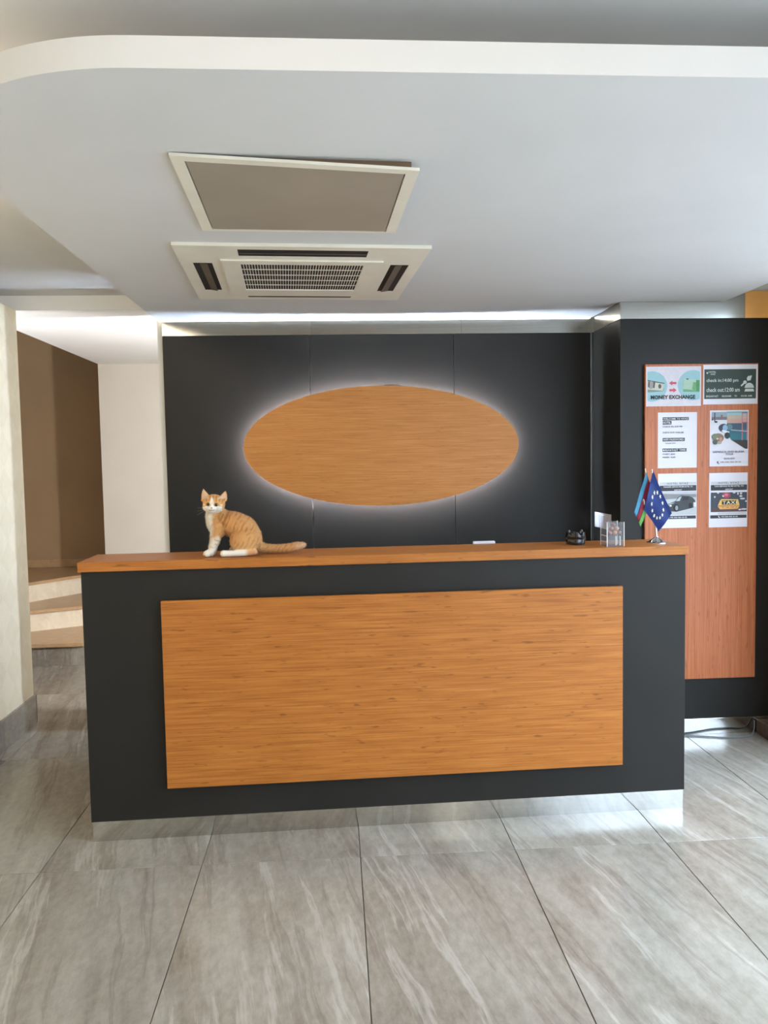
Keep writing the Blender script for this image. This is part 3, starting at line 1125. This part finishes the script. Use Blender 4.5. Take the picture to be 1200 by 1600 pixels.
for nm, q in (('side', (-hw, -hw + 0.003, -hd, hd)), ('side', (hw - 0.003, hw, -hd, hd)), ('front', (-hw + 0.0031, hw - 0.0031, -hd, -hd + 0.003)), ('back', (-hw + 0.0031, hw - 0.0031, hd - 0.003, hd))):
    obj(nm + '_wall', box(B(), *q, 0.0, hh), AC, ab)
obj('shelf', box(B(), -hw + 0.0031, hw - 0.0031, -hd + 0.0031, hd - 0.0031, 0.0445, 0.047), AC, ab)
obj('base', box(B(), -hw + 0.0031, hw - 0.0031, -hd + 0.0031, hd - 0.0031, 0.0, 0.003), AC, ab)
for x in (0.004, 0.022):
    obj('divider', box(B(), x - 0.0015, x + 0.0015, -hd + 0.0035, -hd + 0.012, 0.0035, 0.0435), EDGE, ab)
for sx_ in (-1, 1):
    for sy in (-1, 1):
        obj('edge_bar', box(B(), sx_ * hw - 0.0012, sx_ * hw + 0.0012, sy * hd - 0.0012, sy * hd + 0.0012, 0.0, hh + 0.001), EDGE, ab)
obj('edge_bar', box(B(), -hw - 0.0012, -hw + 0.0005, -hd + 0.0015, hd - 0.0015, 0.018, 0.0205), EDGE, ab)
obj('edge_bar', box(B(), -hw - 0.0012, -hw + 0.0005, -hd + 0.0015, hd - 0.0015, 0.043, 0.0465), EDGE, ab)
cols = [(168, 96, 66), (206, 152, 116), (140, 78, 50), (214, 178, 150), (184, 112, 80)]
spots = [(-0.020, -0.021, 0.0), (0.002, -0.021, 0.0), (0.021, -0.019, 0.0), (-0.012, 0.003, 0.0), (0.012, 0.004, 0.0), (-0.011, -0.017, 0.0175), (0.012, -0.016, 0.0175), (0.001, -0.006, 0.033)]
ca, sa = math.cos(math.radians(2)), math.sin(math.radians(2))
names_ = ['at the left front of the box', 'at the middle front of the box', 'at the right front of the box', 'at the back left of the box', 'at the back right of the box',
          'on the pile at left', 'on the pile at right', 'topmost on the pile']
for i, (x, y, z) in enumerate(spots):
    bm = B()
    bmesh.ops.create_uvsphere(bm, u_segments=12, v_segments=8, radius=0.0112)
    for v in bm.verts:
        v.co.z *= 0.82
        v.co += Vector((rng.normal(), rng.normal(), 0)) * 0.0005
    for sgn in (-1, 1):     # twisted wrapper ends
        tip = [bm.verts.new((sgn * 0.0088, -0.0015, 0)), bm.verts.new((sgn * 0.015, -0.005, 0.002)), bm.verts.new((sgn * 0.015, 0.005, -0.001)), bm.verts.new((sgn * 0.0088, 0.0015, 0))]
        bm.faces.new(tip)
    c = cols[i % 5]
    tag(obj('wrapped_sweet', bm, flat('sweet_wrapper_%d' % (i % 5), c, 0.3), None,
            (2.184 + x * ca - y * sa, 0.125 + x * sa + y * ca, ZD + 0.0475 + 0.0092 + z), (0, 0, rng.uniform(0, 3)), smooth=True),
        'wrapped sweet in the clear box, ' + names_[i], 'sweet', 'wrapped sweets in the acrylic box')

# socket plate on the side of the column
sp = thing('socket_plate', 'white wall switch plate on the dark side of the column', 'switch', (XC, 1.20, 1.112))
obj('plate', box(B(), -0.009, -0.0005, -0.128, 0.128, 0.0, 0.086, 0.002), MT['paper'], sp)
for i in range(3):
    obj('rocker', box(B(), -0.012, -0.0092, -0.112 + i * 0.078, -0.112 + i * 0.078 + 0.068, 0.012, 0.074, 0.001), MT['paper'], sp)

# table flag stand
fx, fy = 2.404, 0.19
fs = thing('table_flag_stand', 'chrome table stand holding a blue starred flag and a tricolour flag', 'flag', (fx, fy, ZD))
obj('base', lathe(B(), [(0.0, 0.0), (0.042, 0.0), (0.042, 0.004), (0.034, 0.007), (0.012, 0.022), (0.008, 0.027), (0.0, 0.028)], 40), MT['chrome'], fs, smooth=True)
obj('stem', tube(B(), [(0, 0, 0.024), (-0.004, 0, 0.07), (-0.010, 0, 0.115)], 0.0045, 12), MT['chrome'], fs, smooth=True)
obj('collar', lathe(B(), [(0.0, 0.112), (0.008, 0.112), (0.009, 0.118), (0.006, 0.124), (0.0, 0.124)], 20, (-0.0105, 0)), MT['chrome'], fs, smooth=True)
obj('pole', tube(B(), [(-0.010, -0.004, 0.118), (-0.013, -0.007, 0.20), (-0.026, -0.012, 0.318)], 0.0022, 8), MT['chrome'], fs, smooth=True)
obj('pole', tube(B(), [(-0.011, 0.004, 0.118), (-0.024, 0.008, 0.20), (-0.046, 0.014, 0.322)], 0.0022, 8), plain('cream_pole', (222, 208, 180), 0.4), fs, smooth=True)
for p in ((-0.026, -0.012, 0.318), (-0.046, 0.014, 0.322)):
    bm = B()
    bmesh.ops.create_uvsphere(bm, u_segments=12, v_segments=8, radius=0.0035, matrix=Matrix.Translation(p))
    obj('finial', bm, MT['chrome'], fs, smooth='all')


def cloth(corners, nu, nv, ripple, th=0.0008):
    """corners: hoist-top, fly-top, fly-bottom, hoist-bottom; returns point function"""
    c = [Vector(p) for p in corners]

    def P(u, v):
        p = c[0] * (1 - u) * (1 - v) + c[1] * u * (1 - v) + c[2] * u * v + c[3] * (1 - u) * v
        p = p.copy()
        p.y += ripple * math.sin(u * 5.0 + v * 2.2) * (0.25 + u) + ripple * 0.5 * math.sin(v * 6 + u)
        return p
    return P


def cloth_mesh(P, nu, nv, v0=0.0, v1=1.0):
    bm = B()
    g = [[bm.verts.new(P(i / nu, v0 + (v1 - v0) * j / nv)) for j in range(nv + 1)] for i in range(nu + 1)]
    for i in range(nu):
        for j in range(nv):
            bm.faces.new((g[i][j], g[i + 1][j], g[i + 1][j + 1], g[i][j + 1]))
    bmesh.ops.solidify(bm, geom=bm.faces[:], thickness=0.0007)
    return bm


# EU flag: hangs from the front pole
EUc = [(-0.022, -0.016, 0.315), (0.053, -0.030, 0.130), (0.002, -0.024, 0.050), (-0.062, -0.014, 0.148)]
P = cloth(EUc, 20, 14, 0.006)
eu = obj('flag', cloth_mesh(P, 22, 14), plain('blue_satin', (32, 62, 136), 0.45, var=0.08, scale=30), fs, smooth='all')
eu['label'] = 'blue flag with a ring of twelve stars'
STAR = flat('star_pale_yellow', (246, 244, 214))
for i in range(12):
    a = 2 * math.pi * i / 12
    uc, vc = 0.50 + 0.27 * math.cos(a), 0.49 + 0.33 * math.sin(a)
    bm = B()
    q = []
    for k_ in range(10):
        rr = 1.0 if k_ % 2 == 0 else 0.5
        b = 2 * math.pi * k_ / 10
        p = P(uc + 0.046 * rr * math.cos(b), vc + 0.066 * rr * math.sin(b))
        q.append(bm.verts.new(p + Vector((0, -0.0016, 0))))
    bm.faces.new(q)
    bmesh.ops.triangulate(bm, faces=bm.faces[:])
    obj('star', bm, STAR, eu)
# tricolour behind it
AZc = [(-0.043, 0.006, 0.310), (-0.104, -0.006, 0.135), (-0.070, -0.002, 0.070), (-0.012, 0.004, 0.215)]
P2 = cloth(AZc, 20, 14, 0.005)
az = obj('flag', cloth_mesh(P2, 20, 5, 0.0, 0.335), plain('light_blue_satin', (78, 160, 196), 0.45, var=0.08, scale=30), fs, smooth='all')
az['label'] = 'blue, red and green striped flag with crescent'
obj('stripe', cloth_mesh(P2, 20, 5, 0.335, 0.665), plain('red_satin', (160, 30, 52), 0.45, var=0.08, scale=30), az, smooth='all')
obj('stripe', cloth_mesh(P2, 20, 5, 0.665, 1.0), plain('green_satin', (120, 196, 104), 0.45, var=0.08, scale=30), az, smooth='all')
bm = B()
q = []
for i in range(21):
    a = math.radians(40 + 280 * i / 20)
    q.append((0.52 + 0.06 * math.cos(a), 0.5 + 0.11 * math.sin(a)))
for i in range(21):
    a = math.radians(320 - 280 * i / 20)
    q.append((0.535 + 0.048 * math.cos(a), 0.5 + 0.088 * math.sin(a)))
bm.faces.new([bm.verts.new(P2(*p) + Vector((0, -0.0016, 0))) for p in q])
bmesh.ops.triangulate(bm, faces=bm.faces[:])
obj('crescent', bm, WHT, az)

# cable on the floor by the column, rising behind the sill
bm = B()
ctrl = [(2.50, 0.93, 0.004), (2.70, 0.928, 0.004), (2.90, 0.915, 0.004), (3.05, 0.872, 0.004), (3.16, 0.865, 0.004), (3.215, 0.88, 0.006), (3.243, 0.905, 0.03), (3.255, 0.925, 0.072)]
pts = []
for i in range(len(ctrl) - 1):
    p0, p1, p2, p3 = [Vector(ctrl[min(max(i + d, 0), len(ctrl) - 1)]) for d in (-1, 0, 1, 2)]
    for k_ in range(6):
        t_ = k_ / 6
        pts.append(0.5 * ((2 * p1) + (-p0 + p2) * t_ + (2 * p0 - 5 * p1 + 4 * p2 - p3) * t_ ** 2 + (-p0 + 3 * p1 - 3 * p2 + p3) * t_ ** 3))
pts.append(Vector(ctrl[-1]))
tag(obj('cable', tube(bm, pts, 0.0035, 8), MT['cable'], smooth='all'), 'thin grey cable lying on the tiles along the column skirting', 'cable')

# ------------------------------------------------------------------ the kitten
KX, KY = 0.573, 0.115
kt = thing('kitten', 'ginger and white tabby kitten sitting on the counter, looking at the camera', 'cat', (KX, KY, ZD), DR)


def ball(bm, c, r, sub=3):
    r = (r, r, r) if isinstance(r, (int, float)) else r
    bmesh.ops.create_icosphere(bm, subdivisions=sub, radius=1.0, matrix=Matrix.Translation(c) @ Matrix.Diagonal((*r, 1)))


def limb(bm, pts, step=0.006):
    """pts: (x,y,z,r); chain of overlapping balls"""
    for (a, b) in zip(pts, pts[1:]):
        d = math.dist(a[:3], b[:3])
        n = max(1, int(d / step))
        for i in range(n + 1):
            t_ = i / n
            q = [a[k] + (b[k] - a[k]) * t_ for k in range(4)]
            ball(bm, q[:3], q[3], 2)


kb = B()
# torso
limb(kb, [(-0.062, 0.0, 0.205, 0.031), (-0.062, 0.002, 0.165, 0.036), (-0.058, 0.003, 0.135, 0.038), (-0.048, 0.004, 0.112, 0.036)], 0.008)
limb(kb, [(-0.040, 0.006, 0.165, 0.036), (-0.020, 0.010, 0.140, 0.047), (0.020, 0.012, 0.125, 0.056), (0.052, 0.012, 0.105, 0.060), (0.076, 0.010, 0.074, 0.054), (0.085, 0.010, 0.056, 0.046)], 0.01)
# haunches, hind feet
ball(kb, (0.060, -0.030, 0.062), (0.060, 0.034, 0.056))
ball(kb, (0.065, 0.050, 0.060), (0.055, 0.030, 0.052))
limb(kb, [(0.098, -0.046, 0.018, 0.015), (0.070, -0.052, 0.0155, 0.014), (0.030, -0.056, 0.0145, 0.0135), (-0.005, -0.059, 0.014, 0.0135), (-0.022, -0.060, 0.0145, 0.0145)])
limb(kb, [(0.09, 0.062, 0.016, 0.014), (0.03, 0.068, 0.014, 0.0135), (0.0, 0.070, 0.014, 0.0145)])
# fore legs
limb(kb, [(-0.046, -0.018, 0.118, 0.029), (-0.056, -0.022, 0.088, 0.0225), (-0.064, -0.022, 0.060, 0.0175), (-0.071, -0.023, 0.034, 0.0155), (-0.077, -0.025, 0.018, 0.0155)])
limb(kb, [(-0.077, -0.026, 0.0165, 0.0155), (-0.092, -0.034, 0.0140, 0.0140)])
ball(kb, (-0.092, -0.042, 0.0115), 0.0105)
ball(kb, (-0.098, -0.030, 0.0115), 0.0105)
limb(kb, [(-0.048, 0.026, 0.112, 0.027), (-0.060, 0.024, 0.080, 0.020), (-0.068, 0.020, 0.045, 0.016), (-0.074, 0.018, 0.017, 0.015), (-0.088, 0.012, 0.014, 0.014)])
# tail
limb(kb, [(0.110, 0.022, 0.036, 0.023), (0.140, 0.028, 0.023, 0.0185), (0.190, 0.026, 0.0195, 0.018), (0.235, 0.022, 0.022, 0.0185), (0.268, 0.020, 0.028, 0.0185), (0.290, 0.020, 0.032, 0.014), (0.299, 0.020, 0.034, 0.010)])
# head
HEAD = (((-0.0585, -0.024, 0.2170), (0.0450, 0.040, 0.0350)), ((-0.0585, -0.020, 0.2260), (0.0370, 0.034, 0.0290)),
        ((-0.0815, -0.034, 0.2050), (0.0220, 0.024, 0.0185)), ((-0.0385, -0.034, 0.2030), (0.0220, 0.024, 0.0185)),
        ((-0.0635, -0.057, 0.1985), (0.0165, 0.014, 0.0110)), ((-0.0635, -0.050, 0.1895), (0.0130, 0.013, 0.0085)),
        ((-0.0630, -0.053, 0.2085), (0.0095, 0.014, 0.0115)))
for c_, r_b in HEAD:
    ball(kb, c_, r_b)
# ears: flattened cones
EARS = (((-0.0865, -0.016, 0.230), (-0.0995, -0.020, 0.2715), 0.0225), ((-0.0310, -0.016, 0.2285), (-0.0120, -0.020, 0.2625), 0.0225))
for base, tip, wr in EARS:
    a, b = Vector(base), Vector(tip)
    for i in range(19):
        t_ = i / 18
        c = a.lerp(b, t_)
        rr = wr * (1 - t_) ** 0.7 + 0.003
        ball(kb, c, (rr, 0.0050 * (1 - t_) + 0.0026, 0.006), 2)
EYES = ((-0.0780, 0.2165), (-0.0455, 0.2140))
NX, NZ = -0.0635, 0.2020
me = bpy.data.meshes.new('kit_raw')
kb.to_mesh(me)
kb.free()
tmp = bpy.data.objects.new('kit_raw', me)
COL.objects.link(tmp)
rm = tmp.modifiers.new('r', 'REMESH')
rm.mode = 'VOXEL'
rm.voxel_size = 0.0022
smo = tmp.modifiers.new('s', 'SMOOTH')
smo.factor = 0.5
smo.iterations = 5
dg = bpy.context.evaluated_depsgraph_get()
kme = bpy.data.meshes.new_from_object(tmp.evaluated_get(dg))
bpy.data.objects.remove(tmp)
kme.name = 'body'
nv = len(kme.vertices)
co = np.empty(nv * 3)
kme.vertices.foreach_get('co', co)
co = co.reshape(-1, 3)


def sm(x, a, b):
    t_ = np.clip((x - a) / (b - a), 0, 1)
    return t_ * t_ * (3 - 2 * t_)


def vnoise(p, f, seed=0):
    """cheap smooth pseudo-noise from sums of sines"""
    r = np.random.default_rng(seed)
    o = np.zeros(len(p))
    for _ in range(6):
        d = r.normal(size=3)
        d *= f * r.uniform(0.6, 1.6) / np.linalg.norm(d)
        o += np.sin(p @ d + r.uniform(0, 6.28))
    return o / 6


def coat(p):
    """coat colour (linear) at points p in kitten space: ginger tabby with white bib, blaze, legs and feet"""
    x, y, z = p[:, 0], p[:, 1], p[:, 2]
    L = lambda c: np.array(s2l(c)[:3])
    ging, stripe, white, pink = L((194, 142, 84)), L((158, 100, 48)), L((222, 214, 198)), L((204, 160, 136))
    out = np.tile(ging, (len(p), 1))
    big = (0.5 + 0.5 * vnoise(p, 45, 21))[:, None]
    out = out * (1 - 0.45 * big) + L((210, 162, 106)) * 0.45 * big
    # flank stripes slanting up to the right
    ph = (x * 0.86 - z * 0.5) * 400 + 3.4 * vnoise(p, 100, 1)
    st_ = sm(np.sin(ph), 0.0, 0.9) * sm(vnoise(p, 150, 2), -0.35, 0.25)
    st_ *= sm(x, -0.055, -0.03) * 0.8
    shoulder = np.exp(-(((x + 0.018) * 0.93 - (z - 0.14) * 0.36) / 0.006) ** 2) * sm(z, 0.10, 0.13) * sm(-z, -0.195, -0.175) * 0.8
    hd = sm(z, 0.222, 0.230) * sm(-z, -0.258, -0.248) * (y < 0.02) * (np.abs(x + 0.0585) < 0.03)
    fs_ = hd * sm(np.sin((x + 0.0585) * 480 + 1.57), 0.0, 0.8) * 0.85
    tl_ = sm(x, 0.13, 0.15) * sm(np.sin(x * 230), 0.2, 0.9) * 0.2
    m = np.clip(st_ + shoulder + fs_ + tl_, 0, 1)[:, None]
    out = out * (1 - m) + stripe * m
    lt = (sm(-z, -0.10, -0.03) * 0.3)[:, None]
    out = out * (1 - lt) + L((212, 172, 120)) * lt
    tt = (sm(x, 0.24, 0.29) * 0.6)[:, None]
    out = out * (1 - tt) + L((214, 176, 148)) * tt
    wob = 0.006 * vnoise(p, 150, 5)
    wm = np.zeros(len(p))
    # bib: front strip of neck and chest
    chest = sm(-(x + wob), 0.058, 0.074) * sm(z, 0.075, 0.095) * sm(-z, -0.200, -0.188)
    wm = np.maximum(wm, chest)
    # muzzle, cheeks and blaze
    xr = x - NX + wob * 0.4
    half = np.where(z < 0.204, 0.040, np.where(z < 0.2125, 0.040 - (z - 0.204) / 0.0085 * 0.029, np.clip(0.0115 - (z - 0.2125) * 0.32, 0, 1)))
    face = (y < -0.018) * (z < 0.246) * (1 - sm(np.abs(xr), half - 0.003, half + 0.004))
    inh = np.zeros(len(p))
    for c_, r_b in HEAD:
        inh = np.maximum(inh, 1 - sm(np.sqrt((((p - np.array(c_)) / np.array(r_b)) ** 2).sum(1)), 1.03, 1.12))
    wm = np.maximum(wm, face * inh)
    chin = sm(-z, -0.200, -0.194) * sm(z, 0.170, 0.180) * sm(-y, 0.030, 0.038) * (1 - sm(x + 0.5 * wob + (0.195 - z) * 1.2, -0.050, -0.032))
    wm = np.maximum(wm, chin * 0.95)
    # pale spots beside the eyes
    for sx, sz in ((-0.0955, 0.2145), (-0.0270, 0.2115)):
        wm = np.maximum(wm, 0.5 * (y < -0.01) * (1 - sm(np.hypot((x - sx) / 1.0, (z - sz) / 0.8), 0.004, 0.007)))
    leg = (x < -0.040) * sm(-(z + wob * 1.2), -0.092, -0.072)
    spots_ = 1 - 0.7 * sm(vnoise(p, 260, 9), 0.15, 0.4) * sm(z, 0.03, 0.045)
    wm = np.maximum(wm, leg * spots_)
    foot = sm(-z, -0.034, -0.026) * (y < -0.038) * sm(-(x + wob), -0.084, -0.060)
    wm = np.maximum(wm, foot)
    foot2 = (z < 0.030) * (y > 0.05) * (x < 0.09)
    wm = np.maximum(wm, foot2)
    wm = np.clip(wm, 0, 1)[:, None]
    out = out * (1 - wm) + white * wm
    hp = (sm(-z, -0.028, -0.020) * (y < -0.030) * sm(x, 0.066, 0.088) * (x < 0.116) * 0.6)[:, None]
    out = out * (1 - hp) + L((178, 126, 98)) * hp
    # inner ears
    for (bx, _, bz), (tx, _, tz), _ in EARS:
        t_ = np.clip((z - bz - 0.006) / (tz - bz - 0.006), 0, 1.2)
        cx = bx + (tx - bx) * np.clip((z - bz) / (tz - bz), 0, 1.2)
        e_ = ((z > bz + 0.008) * (y < -0.0165) * (1 - sm(np.abs(x - cx), 0.0150 * (1.02 - t_), 0.0185 * (1.14 - t_))))[:, None] * 0.85
        out = out * (1 - e_) + L((202, 172, 148)) * e_
    mo_ = ((y < -0.054) * (np.abs(z - (NZ - 0.0085 - 0.12 * np.abs(x - NX))) < 0.0016) * (np.abs(x - NX) < 0.012) * 0.65)[:, None]
    out = out * (1 - mo_) + L((120, 84, 66)) * mo_
    mo_ = ((y < -0.054) * (np.abs(x - NX) < 0.0012) * (z < NZ) * (z > NZ - 0.008) * 0.5)[:, None]
    out = out * (1 - mo_) + L((120, 84, 66)) * mo_
    for ex, ez in EYES:
        d = np.hypot((x - ex) / 0.0088, (z - ez) / 0.0075)
        e_ = ((y < -0.03) * (1 - sm(d, 0.9, 1.2)) * 0.7)[:, None]
        out = out * (1 - e_) + L((84, 58, 38)) * e_
    return out


colr = coat(co)
ca_ = kme.color_attributes.new('coat', 'FLOAT_COLOR', 'POINT')
ca_.data.foreach_set('color', np.hstack([colr, np.ones((nv, 1))]).ravel())
for p in kme.polygons:
    p.use_smooth = True
FUR = N('coat_fur', 0.75, 0, 0.2)
va = FUR.n('VertexColor')
va.layer_name = 'coat'
FUR.base(va.outputs['Color'])
FUR.b.inputs['Sheen Weight'].default_value = 0.15
kme.materials.clear()
kme.materials.append(FUR.m)
kbody = bpy.data.objects.new('body', kme)
COL.objects.link(kbody)
kbody.parent = kt

# short fur: thin blades on the body, one joined part
npoly = len(kme.polygons)
cen = np.empty(npoly * 3)
kme.polygons.foreach_get('center', cen)
cen = cen.reshape(-1, 3)
nor = np.empty(npoly * 3)
kme.polygons.foreach_get('normal', nor)
nor = nor.reshape(-1, 3)
NB = 42000
idx = rng.integers(0, npoly, NB)
c0 = cen[idx] + rng.normal(scale=0.0009, size=(NB, 3))
n0 = nor[idx]
flow = np.tile(np.array([0.7, 0.0, -0.75]), (NB, 1))
hd_ = c0[:, 2] > 0.185
flow[hd_] = c0[hd_] - np.array([-0.063, -0.06, 0.207])
flow[c0[:, 0] > 0.13] = np.array([1.0, 0, 0.1])
flow /= np.linalg.norm(flow, axis=1, keepdims=True) + 1e-9
flow -= n0 * np.sum(flow * n0, 1, keepdims=True)
ln = np.full(NB, 0.0075)
ln[hd_] = 0.0035
ln[(c0[:, 0] > 0.13)] = 0.0085
ln[(c0[:, 2] < 0.04) & (c0[:, 0] < 0.11)] = 0.003
earm = c0[:, 2] > 0.243
ln[earm] = 0.0025
keep = np.ones(NB, bool)
for ex, ez in EYES:
    keep &= ~((np.hypot(c0[:, 0] - ex, c0[:, 2] - ez) < 0.0125) & (c0[:, 1] < -0.03))
keep &= ~((np.hypot(c0[:, 0] - NX, c0[:, 2] - NZ + 0.003) < 0.012) & (c0[:, 1] < -0.05))
c0, n0, flow, ln = c0[keep], n0[keep], flow[keep], ln[keep]
NB = len(c0)
d = n0 * 0.55 + flow * 0.8 + rng.normal(scale=0.18, size=(NB, 3))
d /= np.linalg.norm(d, axis=1, keepdims=True)
side = np.cross(d, n0 + rng.normal(scale=0.3, size=(NB, 3)))
side /= np.linalg.norm(side, axis=1, keepdims=True) + 1e-9
root = c0 - n0 * 0.0006
wd = 0.00055
ln *= rng.uniform(0.6, 1.15, NB)
V = np.stack([root - side * wd, root + side * wd, root + d * ln[:, None] + n0 * 0.0], 1).reshape(-1, 3)
V[:, 2] = np.maximum(V[:, 2], 0.0008)
fme = bpy.data.meshes.new('fur')
fme.vertices.add(len(V))
fme.vertices.foreach_set('co', V.ravel())
fme.loops.add(len(V))
fme.loops.foreach_set('vertex_index', np.arange(len(V), dtype=np.int32))
fme.polygons.add(NB)
fme.polygons.foreach_set('loop_start', np.arange(0, len(V), 3, dtype=np.int32))
fme.update(calc_edges=True)
fc = np.repeat(coat(c0) * rng.uniform(0.86, 1.14, (NB, 1)), 3, 0)
fa = fme.color_attributes.new('coat', 'FLOAT_COLOR', 'POINT')
fa.data.foreach_set('color', np.hstack([fc, np.ones((len(V), 1))]).ravel())
fme.materials.append(FUR.m)
fo = bpy.data.objects.new('fur', fme)
COL.objects.link(fo)
fo.parent = kt
fo['kind'] = 'stuff'


# eyes, nose, whiskers: set on the actual surface
def surf_y(x, z):
    m = (np.hypot(co[:, 0] - x, co[:, 2] - z) < 0.003)
    return co[m][:, 1].min() if m.any() else -0.06


EYE = N('amber_eye', 0.05, 0, 0.6)
EYE.base(EYE.ramp(EYE.noise(EYE.coords(), 60, 2), [(0.3, (128, 100, 44)), (0.7, (156, 124, 60))]))
PUP = flat('pupil_black', (8, 8, 8), 0.05)
for ex, ez in EYES:
    yy_ = surf_y(ex, ez)
    bm = B()
    ball(bm, (0, 0, 0), (0.0080, 0.0044, 0.0070))
    eo = obj('eye', bm, EYE.m, kt, (ex, yy_ - 0.0002, ez), smooth='all')
    bm = B()
    ball(bm, (0.0006, -0.0030, 0), (0.0046, 0.0020, 0.0056))
    obj('pupil', bm, PUP, eo, smooth='all')
bm = B()
ny = surf_y(NX, NZ)
v = [bm.verts.new(p) for p in ((-0.0046, 0.001, 0.0022), (0.0046, 0.001, 0.0022), (0.0022, -0.0008, -0.0018), (0.0, -0.001, -0.0032), (-0.0022, -0.0008, -0.0018), (0, -0.003, 0.0016))]
for a, b in ((0, 1), (1, 2), (2, 3), (3, 4), (4, 0)):
    bm.faces.new((v[b], v[a], v[5]))
obj('nose', bm, flat('nose_pink', (168, 112, 98), 0.4), kt, (NX, ny - 0.0006, NZ), smooth='all')
WM = flat('whisker_white', (224, 220, 212), 0.4)
for sgn in (-1, 1):
    for k_ in range(3):
        bm = B()
        p0 = Vector((NX + sgn * 0.011, surf_y(NX + sgn * 0.011, NZ - 0.004) + 0.001, NZ - 0.003 - 0.002 * k_))
        tube(bm, [p0, p0 + Vector((sgn * 0.02, -0.008, 0.004 - 0.005 * k_)), p0 + Vector((sgn * 0.045, -0.006, 0.005 - 0.012 * k_))], 0.00028, 5, 0.00008)
        obj('whisker', bm, WM, kt)
